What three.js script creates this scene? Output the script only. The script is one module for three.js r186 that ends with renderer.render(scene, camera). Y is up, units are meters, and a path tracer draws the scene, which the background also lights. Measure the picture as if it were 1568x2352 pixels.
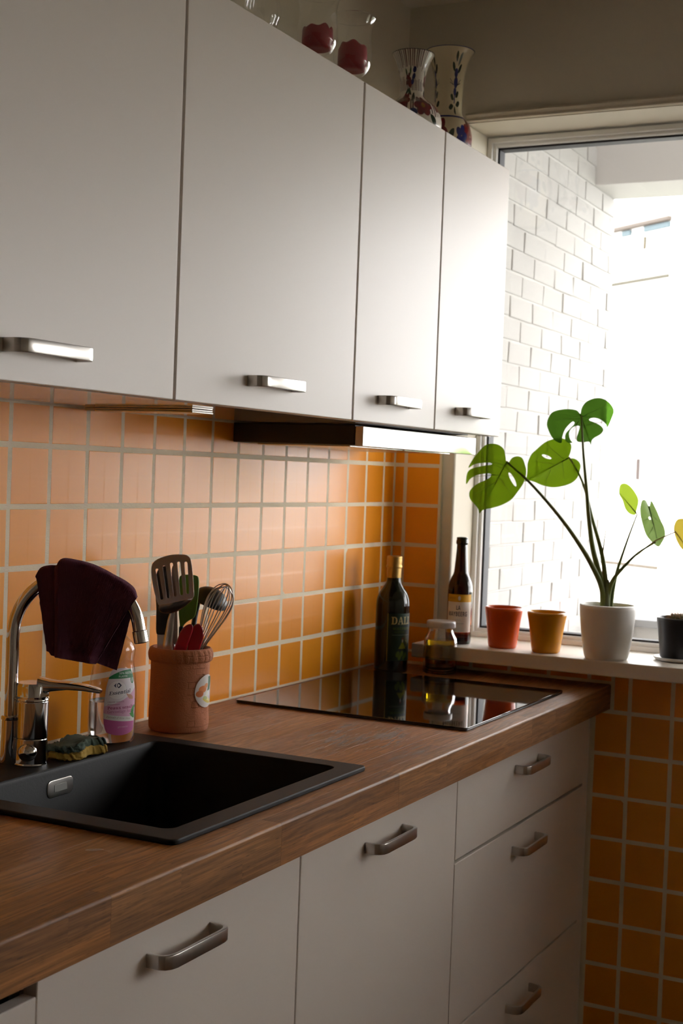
import * as THREE from 'three';
import { mergeGeometries, mergeVertices, toCreasedNormals } from 'three/addons/utils/BufferGeometryUtils.js';
import { RoundedBoxGeometry } from 'three/addons/geometries/RoundedBoxGeometry.js';

// ---------------------------------------------------------------- camera, sky, exposure
// Lengths in this file are counted in wall tiles (one tile pitch = 0.102 m); W() turns them into world metres.
const P = 0.102, Y0 = 4.9855;
const W = (x, y, z) => new THREE.Vector3(x * P, (y + Y0) * P + 0.9, z * P);
const scene = new THREE.Scene();
const camera = new THREE.PerspectiveCamera(40.337, 1568 / 2352, 0.05, 200);
camera.position.copy(W(-17.4084, -0.2716, 14.7768));
{
  const basis = new THREE.Matrix4().makeBasis(
    new THREE.Vector3(0.45249968, 0.03696455, 0.89099813),
    new THREE.Vector3(0.00800509, 0.99893191, -0.04550781),
    new THREE.Vector3(-0.89172863, 0.02772479, 0.45172047));
  camera.quaternion.setFromRotationMatrix(basis);
}
camera.focus = 2.05;
camera.userData.fStop = 11;
scene.background = new THREE.Color(1.0, 0.99, 0.985);      // bright overcast daylight
scene.backgroundIntensity = 7.5;
const renderer = new THREE.WebGLRenderer({ antialias: true });
renderer.toneMapping = THREE.LinearToneMapping;
renderer.toneMappingExposure = 1.38;
renderer.shadowMap.enabled = true;

// ---------------------------------------------------------------- helpers
const taken = {};
function numbered(n) { const k = (taken[n] = (taken[n] ?? -1) + 1); return k ? n + '_' + String(k).padStart(3, '0') : n; }
function rng(seed) { let s = seed | 0; return () => { s = (s + 0x6d2b79f5) | 0; let t = Math.imul(s ^ (s >>> 15), 1 | s); t = (t + Math.imul(t ^ (t >>> 7), 61 | t)) ^ t; return ((t ^ (t >>> 14)) >>> 0) / 4294967296; }; }
function mesh(name, geo, mat, parent = scene) {
  const m = new THREE.Mesh(geo, mat);
  m.name = parent === scene ? numbered(name) : name;
  if (parent !== scene) { const c = (parent.userData.__n ??= {}); const k = (c[name] = (c[name] ?? -1) + 1); if (k) m.name = name + '_' + String(k).padStart(3, '0'); }
  m.castShadow = m.receiveShadow = true;
  parent.add(m);
  return m;
}
function thing(name, label, category, pos, group) {
  const o = new THREE.Group(); o.name = numbered(name); scene.add(o);
  if (pos) o.position.copy(pos);
  o.userData = { label, category }; if (group) o.userData.group = group;
  return o;
}
function tag(o, label, category, group) { Object.assign(o.userData, { label, category }); if (group) o.userData.group = group; return o; }
function struct(name, pos) { const o = new THREE.Group(); o.name = name; o.userData.kind = 'structure'; if (pos) o.position.copy(pos); scene.add(o); return o; }
// geometry in tile units -> metres
const S = (g) => g.scale(P, P, P);
function box(x0, x1, y0, y1, z0, z1, r = 0, seg = 2) {
  const w = x1 - x0, h = y1 - y0, d = z1 - z0;
  const g = r ? new RoundedBoxGeometry(w, h, d, seg, Math.min(r, w / 2.01, h / 2.01, d / 2.01)) : new THREE.BoxGeometry(w, h, d);
  return g.translate((x0 + x1) / 2, (y0 + y1) / 2, (z0 + z1) / 2);
}
const plain = (g) => { g = g.index ? g.toNonIndexed() : g; for (const k of Object.keys(g.attributes)) if (!['position', 'normal', 'uv'].includes(k)) g.deleteAttribute(k); g.clearGroups(); return g; };
const merge = (list) => mergeGeometries(list.map(plain));
// world box (tile units) -> world metres
const wbox = (...a) => { const g = S(box(...a)); return g.translate(0, Y0 * P + 0.9, 0); };
// texture coordinates in metres, grain along x, by the facing of each triangle
function boxUV(g, ou = 0, ov = 0, su = 1, sv = 1) {
  g = g.index ? g.toNonIndexed() : g;
  const p = g.attributes.position, uv = new Float32Array(p.count * 2), a = new THREE.Vector3(), b = new THREE.Vector3(), c = new THREE.Vector3();
  for (let i = 0; i < p.count; i += 3) {
    a.fromBufferAttribute(p, i); b.fromBufferAttribute(p, i + 1); c.fromBufferAttribute(p, i + 2);
    const n = b.clone().sub(a).cross(c.clone().sub(a)); const ax = Math.abs(n.x), ay = Math.abs(n.y), az = Math.abs(n.z);
    for (let k = 0; k < 3; k++) {
      const v = [a, b, c][k];
      const [u, w] = ax > ay && ax > az ? [v.z * 0.3, v.y] : ay > az ? [v.x, v.z] : [v.x, v.y + 0.31];
      uv[(i + k) * 2] = u * su + ou; uv[(i + k) * 2 + 1] = w * sv + ov;
    }
  }
  g.setAttribute('uv', new THREE.BufferAttribute(uv, 2));
  return g;
}
function spline(pts, n, closed = false) { return new THREE.CatmullRomCurve3(pts.map((q) => new THREE.Vector3(q[0], q[1], q[2] ?? 0)), closed, 'centripetal').getSpacedPoints(n); }
// profile [[r, y], ...] in tile units; smooth runs, corners kept where a point is given twice
function lathe(profile, seg = 48, perRun = 1) {
  const runs = [[]];
  profile.forEach((q, i) => { runs[runs.length - 1].push(q); if (i && i < profile.length - 1 && q[0] === profile[i - 1][0] && q[1] === profile[i - 1][1]) { runs[runs.length - 1].pop(); runs.push([q]); } });
  const ys = profile.map((q) => q[1]), lo = Math.min(...ys), hi = Math.max(...ys);
  const parts = runs.filter((r) => r.length > 1).map((r) => {
    const pts = r.length > 2 && perRun > 1 ? spline(r, (r.length - 1) * perRun) : r.map((q) => new THREE.Vector3(q[0], q[1], 0));
    return new THREE.LatheGeometry(pts.map((v) => new THREE.Vector2(Math.max(0, v.x), v.y)), seg);
  });
  const g = mergeGeometries(parts);
  const p = g.attributes.position, uv = g.attributes.uv;
  for (let i = 0; i < p.count; i++) uv.setY(i, (p.getY(i) - lo) / (hi - lo || 1));
  return S(g);
}
function tube(pts, r, seg = 32, rad = 10, closed = false, caps = true) {
  const curve = new THREE.CatmullRomCurve3(pts.map((q) => (q.isVector3 ? q : new THREE.Vector3(...q))), closed, 'centripetal');
  const g = new THREE.TubeGeometry(curve, seg, 1, rad, closed), p = g.attributes.position, n = g.attributes.normal, v = new THREE.Vector3();
  for (let i = 0; i <= seg; i++) {
    const c = curve.getPointAt(closed ? (i % seg) / seg : i / seg), rr = typeof r === 'function' ? r(i / seg) : r;
    for (let j = 0; j <= rad; j++) { const k = i * (rad + 1) + j; v.fromBufferAttribute(n, k).multiplyScalar(rr).add(c); p.setXYZ(k, v.x, v.y, v.z); }
  }
  if (closed || !caps) return g;
  const ends = [0, 1].map((t) => { const rr = typeof r === 'function' ? r(t) : r, s = new THREE.SphereGeometry(Math.max(rr, 1e-4), rad, 6), c = curve.getPointAt(t); return s.translate(c.x, c.y, c.z); });
  return merge([g, ...ends]);
}
function polyShape(pts, smooth = 0) {
  const v = smooth ? spline(pts, smooth, true).slice(0, -1) : pts.map((q) => ({ x: q[0], y: q[1] }));
  return new THREE.Shape(v.map((q) => new THREE.Vector2(q.x, q.y)));
}
function rrShape(x0, x1, y0, y1, r, Kind = THREE.Shape) {
  const s = new Kind();
  s.moveTo(x0 + r, y0); s.lineTo(x1 - r, y0); s.absarc(x1 - r, y0 + r, r, -Math.PI / 2, 0); s.lineTo(x1, y1 - r); s.absarc(x1 - r, y1 - r, r, 0, Math.PI / 2);
  s.lineTo(x0 + r, y1); s.absarc(x0 + r, y1 - r, r, Math.PI / 2, Math.PI); s.lineTo(x0, y0 + r); s.absarc(x0 + r, y0 + r, r, Math.PI, Math.PI * 1.5);
  return s;
}
const extrude = (shape, depth, bevel = 0, seg = 2, curve = 8) => new THREE.ExtrudeGeometry(shape, { depth: Math.max(depth - 2 * bevel, 1e-4), bevelEnabled: bevel > 0, bevelSize: bevel, bevelThickness: bevel, bevelOffset: -bevel, bevelSegments: seg, curveSegments: curve }).translate(0, 0, bevel);
// every triangle in four, so that a flat shape can be bent
function subdivide(g, times) {
  g = plain(g);
  for (let t = 0; t < times; t++) {
    const p = g.attributes.position.array, out = [];
    for (let i = 0; i < p.length; i += 9) {
      const v = [0, 3, 6].map((k) => [p[i + k], p[i + k + 1], p[i + k + 2]]), m = [0, 1, 2].map((k) => v[k].map((x, c) => (x + v[(k + 1) % 3][c]) / 2));
      for (const tri of [[v[0], m[0], m[2]], [m[0], v[1], m[1]], [m[2], m[1], v[2]], [m[0], m[1], m[2]]]) for (const q of tri) out.push(...q);
    }
    g = new THREE.BufferGeometry().setAttribute('position', new THREE.BufferAttribute(new Float32Array(out), 3));
  }
  g = mergeVertices(g, 1e-5);
  return g;
}
function bend(g, f) { const p = g.attributes.position; for (let i = 0; i < p.count; i++) { const v = f(p.getX(i), p.getY(i), p.getZ(i)); p.setXYZ(i, v[0], v[1], v[2]); } g.computeVertexNormals(); return g; }
// value noise, tiling with period n
function noiser(seed, n) {
  const r = rng(seed), a = Array.from({ length: n * n }, () => r());
  return (x, y) => {
    const xi = Math.floor(x), yi = Math.floor(y), fx = x - xi, fy = y - yi, s = fx * fx * (3 - 2 * fx), t = fy * fy * (3 - 2 * fy);
    const g = (i, j) => a[(((j % n) + n) % n) * n + (((i % n) + n) % n)];
    return (g(xi, yi) * (1 - s) + g(xi + 1, yi) * s) * (1 - t) + (g(xi, yi + 1) * (1 - s) + g(xi + 1, yi + 1) * s) * t;
  };
}
function dataTex(w, h, f, srgb = false) {
  const d = new Uint8Array(w * h * 4);
  for (let y = 0; y < h; y++) for (let x = 0; x < w; x++) { const c = f(x / w, y / h), o = (y * w + x) * 4; const v = typeof c === 'number' ? [c, c, c] : c; for (let k = 0; k < 3; k++) d[o + k] = Math.max(0, Math.min(255, v[k] * 255)); d[o + 3] = 255; }
  const t = new THREE.DataTexture(d, w, h); t.wrapS = t.wrapT = THREE.RepeatWrapping; t.magFilter = THREE.LinearFilter; t.minFilter = THREE.LinearFilter; if (srgb) t.colorSpace = THREE.SRGBColorSpace; t.needsUpdate = true; return t;
}
function canvasTex(w, h, draw) {
  const c = document.createElement('canvas'); c.width = w; c.height = h; draw(c.getContext('2d'), w, h);
  const t = new THREE.CanvasTexture(c); t.colorSpace = THREE.SRGBColorSpace; return t;
}
const rep = (t, u, v) => { t = t.clone(); t.repeat.set(u, v); t.needsUpdate = true; return t; };
const std = (color, roughness = 0.6, o = {}) => new THREE.MeshStandardMaterial({ color, roughness, metalness: 0, ...o });
const phys = (o) => new THREE.MeshPhysicalMaterial(o);
const lin = (r, g, b) => new THREE.Color().setRGB(r, g, b);

// ---------------------------------------------------------------- materials
const nA = noiser(11, 64), nB = noiser(12, 64), nC = noiser(13, 256);
const fine = dataTex(256, 256, (u, v) => 0.5 * nA(u * 64, v * 64) + 0.5 * nC(u * 256, v * 256));
const wavy = dataTex(256, 256, (u, v) => 0.7 * nB(u * 4, v * 4) + 0.3 * nA(u * 16, v * 16));
const M = {};
M.plaster = std(lin(0.76, 0.68, 0.55), 0.9, { bumpMap: rep(fine, 6, 6), bumpScale: 0.0004 });
M.ceiling = std(lin(0.70, 0.64, 0.53), 0.92);
M.white = std(lin(0.80, 0.725, 0.645), 0.42, { bumpMap: rep(fine, 3, 3), bumpScale: 0.00004 });          // door fronts
M.carcass = phys({ color: lin(0.62, 0.55, 0.46), roughness: 0.05, ior: 1.5 });
M.frame = std(lin(0.80, 0.79, 0.77), 0.35);
M.sill = std(lin(0.76, 0.71, 0.63), 0.38);
M.gasket = std(lin(0.02, 0.02, 0.025), 0.6);
M.grout = std(lin(0.92, 0.79, 0.58), 0.9, { bumpMap: rep(fine, 8, 8), bumpScale: 0.0005 });
M.tiles = [[0.93, 0.335, 0.010], [0.91, 0.322, 0.009], [0.95, 0.348, 0.011]].map((c) => phys({ color: lin(...c), roughness: 0.32, ior: 1.5, specularIntensity: 0.75, bumpMap: rep(wavy, 1.2, 1.2), bumpScale: 0.0006 }));
M.nickel = std(lin(0.56, 0.53, 0.49), 0.3, { metalness: 1 });
M.steel = std(lin(0.60, 0.57, 0.53), 0.26, { metalness: 1 });
M.hoodSteel = std(lin(0.62, 0.60, 0.57), 0.30, { metalness: 1 });
M.chrome = std(lin(0.72, 0.71, 0.70), 0.06, { metalness: 1 });
M.dark = std(lin(0.018, 0.014, 0.011), 0.45);
M.sink = phys({ color: lin(0.006, 0.0055, 0.0055), roughness: 0.55, specularIntensity: 0.45, bumpMap: rep(fine, 6, 6), bumpScale: 0.0001 });
M.hob = phys({ color: lin(0.004, 0.004, 0.004), roughness: 0.035, ior: 1.52 });
M.hobEdge = std(lin(0.02, 0.018, 0.016), 0.3);
M.black = std(lin(0.010, 0.009, 0.009), 0.4);
M.glass = phys({ color: 0xffffff, roughness: 0.0, transmission: 1, thickness: 0.004, ior: 1.5 });
M.pane = phys({ color: 0xffffff, roughness: 0, transmission: 1, thickness: 0, ior: 1.5 });

// ---------------------------------------------------------------- the room
const L = 14.616, CEIL = 11.45, FLOOR = -(0.9 / P) - Y0, ROOMX = -30, ROOMZ = 38;
const face = 0.0, plasterAt = -0.07;
{
  const floorTex = dataTex(256, 256, (u, v) => { const n = 0.6 * nA(u * 6, v * 64) + 0.4 * nB(u * 32, v * 64); return [0.42 + 0.16 * n, 0.29 + 0.12 * n, 0.19 + 0.08 * n]; }, true);
  const floor = struct('floor');
  mesh('floor_slab', boxUV(wbox(ROOMX - 3, L + 3, FLOOR - 2, FLOOR, -3, ROOMZ + 3)), std(0xffffff, 0.5, { map: floorTex }), floor);
  const ceil = struct('ceiling');
  mesh('ceiling_slab', wbox(ROOMX - 3, L + 3, CEIL, CEIL + 2, -3, ROOMZ + 3), M.ceiling, ceil);
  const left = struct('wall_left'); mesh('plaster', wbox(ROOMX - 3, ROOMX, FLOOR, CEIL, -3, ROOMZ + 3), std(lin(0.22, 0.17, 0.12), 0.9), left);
  const front = struct('wall_front'); mesh('plaster', wbox(ROOMX, L, FLOOR, CEIL, ROOMZ, ROOMZ + 3), std(lin(0.74, 0.68, 0.56), 0.9), front);
}
// one glazed tile: rings of a cushion edge round a flat face, local z outwards, size in tile units
function tileGeometry(w, h) {
  const b = 0.03, t = 0.085, rings = [[0, 0, 0], [0, t - 0.028, 0.12], [0.010, t - 0.008, 0.55], [b, t, 1]];
  const pos = [], nor = [], uv = [], idx = [];
  for (const [ins, z, nz] of rings) for (const [sx, sy] of [[-1, -1], [1, -1], [1, 1], [-1, 1]]) {
    pos.push(sx * (w / 2 - ins) * P, sy * (h / 2 - ins) * P, z * P);
    const side = Math.sqrt(1 - nz * nz) / Math.SQRT2; nor.push(sx * side, sy * side, nz); uv.push(sx * w / 2 * P, sy * h / 2 * P);
  }
  for (let r = 0; r < 3; r++) for (let k = 0; k < 4; k++) { const a = r * 4 + k, c = r * 4 + (k + 1) % 4; idx.push(a, c, c + 4, a, c + 4, a + 4); }
  idx.push(12, 13, 14, 12, 14, 15);
  let g = new THREE.BufferGeometry();
  g.setAttribute('position', new THREE.Float32BufferAttribute(pos, 3)); g.setAttribute('normal', new THREE.Float32BufferAttribute(nor, 3)); g.setAttribute('uv', new THREE.Float32BufferAttribute(uv, 2)); g.setIndex(idx);
  // side faces need normals of their own: split the rings per side
  g = g.toNonIndexed();
  const p = g.attributes.position, n = g.attributes.normal;
  for (let i = 0; i < p.count - 6; i += 6) {
    const k = (i / 6) % 4, dx = [0, 1, 0, -1][k], dy = [-1, 0, 1, 0][k];
    for (let j = i; j < i + 6; j++) { const nz = n.getZ(j), s = Math.sqrt(1 - nz * nz); n.setXYZ(j, dx * s, dy * s, nz); }
  }
  return g;
}
const tileCache = {}, GAP = 0.048;
function tileAt(parent, r, a0, a1, y0, y1, side) {      // side 0: on the back wall, 1: on the window wall (a runs along z)
  const w = a1 - a0 - GAP, h = y1 - y0 - GAP; if (w < 0.05 || h < 0.05) return;
  const key = w.toFixed(2) + '/' + h.toFixed(2), g = (tileCache[key] ??= tileGeometry(+w.toFixed(2), +h.toFixed(2)));
  const m = mesh('tile', g, M.tiles[Math.floor(r() * 3)], parent);
  if (side === 0) m.position.copy(W((a0 + a1) / 2, (y0 + y1) / 2, plasterAt)); else { m.position.copy(W(L - plasterAt, (y0 + y1) / 2, (a0 + a1) / 2)); m.rotation.y = -Math.PI / 2; }
  m.rotateX((r() - 0.5) * 0.007); m.rotateY((r() - 0.5) * 0.007);
}
{
  const back = struct('wall_back');
  mesh('plaster', wbox(ROOMX, L + 3, FLOOR, CEIL, -3, plasterAt), M.plaster, back);
  mesh('grout', wbox(-8, L - plasterAt, -4.985, 0.72, plasterAt - 0.02, 0.0125), M.grout, back);
  const r = rng(5), rows = [-4.985, -4, -3, -2, -1, 0, 0.71];
  for (let i = -5; i < 15; i++) for (let j = 0; j < 6; j++) tileAt(back, r, i, Math.min(i + 1, L - 0.0), rows[j], rows[j + 1], 0);
}
const SILL = -4.33, SILLB = -4.67, WZ0 = 1.62, WZ1 = 11, WTOP = 8.44, DZ0 = 16.4, DZ1 = 36.5, W2TOP = 5.5, W2BOT = -2.6;
{
  const right = struct('wall_right');
  const X0 = L - plasterAt, X1 = L + 2.1;
  const parts = [box(X0, X1, FLOOR, SILLB, -3, ROOMZ + 3), box(X0, X1, WTOP, CEIL, -3, ROOMZ + 3), box(X0, X1, SILLB, WTOP, -3, WZ0, 0.07, 3), box(X0, X1, SILLB, WTOP, WZ1, DZ0, 0.07, 3), box(X0, X1, SILLB, WTOP, DZ1, ROOMZ + 3), box(X0, X1, W2TOP, WTOP, DZ0 - 0.1, DZ1), box(X0, X1, SILLB, W2BOT, DZ0 - 0.1, DZ1)];
  mesh('plaster', S(merge(parts)).translate(0, Y0 * P + 0.9, 0), std(lin(0.70, 0.64, 0.53), 0.75), right);
  mesh('grout', merge([wbox(L - 0.0125, X0 + 0.02, SILLB + 0.01, 1.1, 0, 1.30), wbox(L - 0.0125, X0 + 0.02, FLOOR, SILLB, 0, 14.26)]), M.grout, right);
  const r = rng(9);
  const up = [SILLB, -4, -3, -2, -1, 0, 1.1];
  for (let j = 0; j < 6; j++) { tileAt(right, r, 0.0, 0.328, up[j], up[j + 1], 1); tileAt(right, r, 0.328, 1.285, up[j], up[j + 1], 1); }
  for (let k = -6; k < 0; k++) tileAt(right, r, Math.max(0.02, 6.28 + k), Math.min(6.28 + k + 1, 5.86), -4.96, SILLB + 0.01, 1);
  tileAt(right, r, 5.86, 6.28, -5.63, SILLB + 0.01, 1);
  for (let k = 0; k < 8; k++) tileAt(right, r, 6.28 + k, 7.28 + k, -5.63, SILLB + 0.01, 1);
  for (let j = 0; j < 8; j++) for (let k = -1; k < 8; k++) tileAt(right, r, k < 0 ? 5.43 : 6.28 + k, 7.28 + k, -6.63 - j, -5.63 - j, 1);
  // head moulding
  const prof = new THREE.Shape([[0, 0], [0.1, 0.0], [0.13, 0.02], [0.1, 0.05], [0.1, 0.09], [0.14, 0.12], [0.16, 0.15], [0.14, 0.19], [0.08, 0.21], [0, 0.21]].map(([a, b]) => new THREE.Vector2(a, b)));
  const trim = struct('trim_1');
  mesh('moulding', S(new THREE.ExtrudeGeometry(prof, { depth: WZ1 - WZ0 + 0.3, bevelEnabled: false }).rotateY(Math.PI)).translate(X0 * P, (WTOP + 0.02 + Y0) * P + 0.9, (WZ1 + 0.28) * P), M.plaster, trim).position.set(0, 0, 0);
}
// window sill, notched round the wall end
{
  const sill = struct('trim_2');
  const sh = new THREE.Shape([[13.6, -1.12], [L + 0.06, -1.12], [L + 0.06, -WZ0], [16.5, -WZ0], [16.5, -WZ1], [L + 0.06, -WZ1], [L + 0.06, -12.7], [13.6, -12.7]].map(([a, b]) => new THREE.Vector2(a, b)));
  const g = extrude(sh, SILL - SILLB, 0.025, 3).rotateX(-Math.PI / 2);
  mesh('window_sill', S(g).translate(0, (SILLB + Y0) * P + 0.9, 0), M.sill, sill);
}
// the window: outer frame, bead, gasket, pane
{
  const win = struct('window_1');
  const ring = (i0, i1, x0, x1, bevel) => {
    const s = new THREE.Shape(), z0 = WZ0, z1 = WZ1, y0 = SILL, y1 = WTOP - 0.05;
    const q = (i, K) => { const t = K ?? new THREE.Path(); t.moveTo(-z1 + i, y0 + i); t.lineTo(-z0 - i, y0 + i); t.lineTo(-z0 - i, y1 - i); t.lineTo(-z1 + i, y1 - i); t.closePath(); return t; };
    q(i0, s); s.holes.push(q(i1));
    return S(extrude(s, x1 - x0, bevel, 3).rotateY(Math.PI / 2).translate(x0, 0, 0)).translate(0, Y0 * P + 0.9, 0);
  };
  mesh('frame_bar', ring(0, 0.13, 16.02, 16.68, 0.02), M.frame, win);
  mesh('bead', ring(0.10, 0.215, 16.12, 16.62, 0.04), M.frame, win);
  mesh('gasket', ring(0.20, 0.265, 16.26, 16.6, 0.0), M.gasket, win);
  mesh('pane', wbox(16.42, 16.46, SILL + 0.2, WTOP - 0.24, WZ0 + 0.2, WZ1 - 0.2), M.pane, win).userData.label = 'clear window pane';
  // an added second window, out of view, letting more sky light into the room
  const addedWin2 = struct('added_window_2');
  const s2 = new THREE.Shape([[-DZ1, W2BOT], [-DZ0, W2BOT], [-DZ0, W2TOP], [-DZ1, W2TOP]].map(([a, b]) => new THREE.Vector2(a, b))), q = 0.4;
  s2.holes.push(new THREE.Path([[-DZ1 + q, W2BOT + q], [-DZ0 - q, W2BOT + q], [-DZ0 - q, W2TOP - q], [-DZ1 + q, W2TOP - q]].map(([a, b]) => new THREE.Vector2(a, b))));
  mesh('frame_bar', S(extrude(s2, 0.55, 0.03).rotateY(Math.PI / 2).translate(16.1, 0, 0)).translate(0, Y0 * P + 0.9, 0), M.frame, addedWin2);
  mesh('pane', wbox(16.5, 16.54, W2BOT + q, W2TOP - q, DZ0 + q, DZ1 - q), M.pane, addedWin2);
}

// ---------------------------------------------------------------- outside the window: porch and house
{
  const porch = struct('wall_porch');
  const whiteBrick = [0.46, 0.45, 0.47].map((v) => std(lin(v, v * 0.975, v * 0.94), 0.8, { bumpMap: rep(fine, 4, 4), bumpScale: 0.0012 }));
  const ZB = -0.6, XE = 35.3;
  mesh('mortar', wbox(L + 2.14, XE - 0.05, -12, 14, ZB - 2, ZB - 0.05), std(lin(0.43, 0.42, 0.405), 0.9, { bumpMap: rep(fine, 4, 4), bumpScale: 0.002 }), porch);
  const r = rng(21), ch = 0.72, len = 2.1;
  const geos = [0, 1, 2, 3].map((k) => { const g = box(-1.0, 1.0, -0.332, 0.332, -0.25, 0, 0.035, 2); const n = noiser(40 + k, 8), p = g.attributes.position; for (let i = 0; i < p.count; i++) p.setZ(i, p.getZ(i) + (n(p.getX(i) * 3 + 9, p.getY(i) * 3 + 9) - 0.5) * 0.03); g.computeVertexNormals(); return S(g); });
  for (let j = 0; j < 27; j++) {
    const y = -5.6 + j * ch;
    for (let i = -1; i < 9; i++) {
      let x0 = L + 2.2 + i * len + (j % 2) * len / 2 + (r() - 0.5) * 0.08, x1 = x0 + len;
      x0 = Math.max(x0, L + 2.2); x1 = Math.min(x1, XE); if (x1 - x0 < 0.3) continue;
      if (x0 < 20) continue;                                         // behind the kitchen wall
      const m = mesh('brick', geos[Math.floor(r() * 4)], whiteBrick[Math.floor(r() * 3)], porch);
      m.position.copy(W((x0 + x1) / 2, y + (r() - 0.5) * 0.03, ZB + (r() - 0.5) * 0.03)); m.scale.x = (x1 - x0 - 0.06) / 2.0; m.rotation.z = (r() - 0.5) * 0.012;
    }
  }
  const roof = struct('porch_roof');
  const painted = std(lin(0.52, 0.505, 0.50), 0.7, { bumpMap: rep(fine, 4, 4), bumpScale: 0.0006 });
  mesh('slab', wbox(L + 2.14, 35.4, 14, 15.5, -4, 42), painted, roof);
  mesh('beam', wbox(32.6, 35.4, 10.65, 14, ZB - 0.05, 42, 0.03), painted, roof);
  const pf = struct('porch_floor'); mesh('slab', wbox(L + 2.14, 35.4, -14.5, -14, -4, 42), std(lin(0.16, 0.15, 0.14), 0.8), pf);
    const pw = struct('porch_parapet');
  mesh('parapet_wall', wbox(34.2, 35.3, -14, -5.6, ZB, 42), std(lin(0.36, 0.35, 0.34), 0.8), pw);
  mesh('coping', wbox(33.9, 35.5, -5.6, -5.3, ZB, 42, 0.05), std(lin(0.20, 0.205, 0.22), 0.6), pw);
  const ground = struct('ground'); mesh('yard', new THREE.BoxGeometry(60, 0.2, 60).translate(30 + 3.7, -2.9, 0), std(lin(0.14, 0.15, 0.11), 0.9), ground);
}

// ---------------------------------------------------------------- cupboards
// D-shaped flat bar handle, local x along the front, z away from it
const handleGeo = (() => {
  const out = [[0, 0], [0, 0.18], [0.035, 0.255], [0.11, 0.31], [0.21, 0.33], [1.27, 0.33], [1.37, 0.31], [1.44, 0.255], [1.48, 0.18], [1.48, 0]], inn = [[1.415, 0], [1.415, 0.17], [1.385, 0.225], [1.325, 0.258], [1.25, 0.27], [0.23, 0.27], [0.155, 0.258], [0.095, 0.225], [0.065, 0.17], [0.065, 0]];
  const sh = new THREE.Shape([...out, ...inn].map(([x, z]) => new THREE.Vector2(x - 0.86, -z)));
  return S(toCreasedNormals(extrude(sh, 0.175, 0.012, 2).rotateX(-Math.PI / 2).translate(0, -0.0875, 0), 0.5));
})();
function carcass(x0, x1, y0, y1, z0, z1) {
  const t = 0.17;
  return wboxLocal([[x0, x0 + t, y0, y1, z0, z1], [x1 - t, x1, y0, y1, z0, z1], [x0 + t, x1 - t, y0, y0 + t, z0, z1], [x0 + t, x1 - t, y0 + t, y1, z0, z0 + t]]);
}
const wboxLocal = (list) => S(merge(list.map((b) => box(...b))));
function front(parent, name, x0, x1, y0, y1, z0, z1, hx, hy) {     // positions local to the thing's base
  const d = mesh(name, S(box(x0, x1, y0, y1, z0, z1, 0.018, 2)), M.white, parent);
  if (hx !== undefined) { const h = mesh('handle', handleGeo, M.nickel, d); h.position.set(hx * P, hy * P, z1 * P - 0.0004); h.userData.label = 'brushed metal bar handle'; }
  return d;
}
{ // wall cupboards
  const xs = [-6.35, -0.6, 5.15, 8.91, 12.72], hx = [-3.45, 2.28, 7.03, 10.86];
  const labels = ['wide white wall cupboard, cut off by the left edge of the photo', 'wide white wall cupboard beside the hood, holding up the glass candle holders', 'narrow white wall cupboard left of the one by the window', 'narrow white wall cupboard nearest the window'];
  for (let i = 0; i < 4; i++) {
    const c = thing('wall_cupboard', labels[i], 'cupboard', W(xs[i], 0.69, 0), 'wall cupboards');
    const w = xs[i + 1] - xs[i], g = 0.028;
    const b = wboxLocal([[0.004, 0.17, 0, 6.03, 0.02, 3.29], [w - 0.17, w - 0.004, 0, 6.03, 0.02, 3.29], [0.17, w - 0.17, 0, 0.17, 0.02, 3.29], [0.17, w - 0.17, 5.86, 6.03, 0.02, 3.29], [0.17, w - 0.17, 0.17, 5.86, 0.02, 0.12]]);
    mesh('cabinet_body', b, M.carcass, c);
    front(c, 'door', g, w - g, 0.005, 6.075, 3.31, 3.5, hx[i] - xs[i], 0.435);
  }
}
const WTOPY = -4.9855, WB = -5.564, FZ = 5.38;
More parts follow.
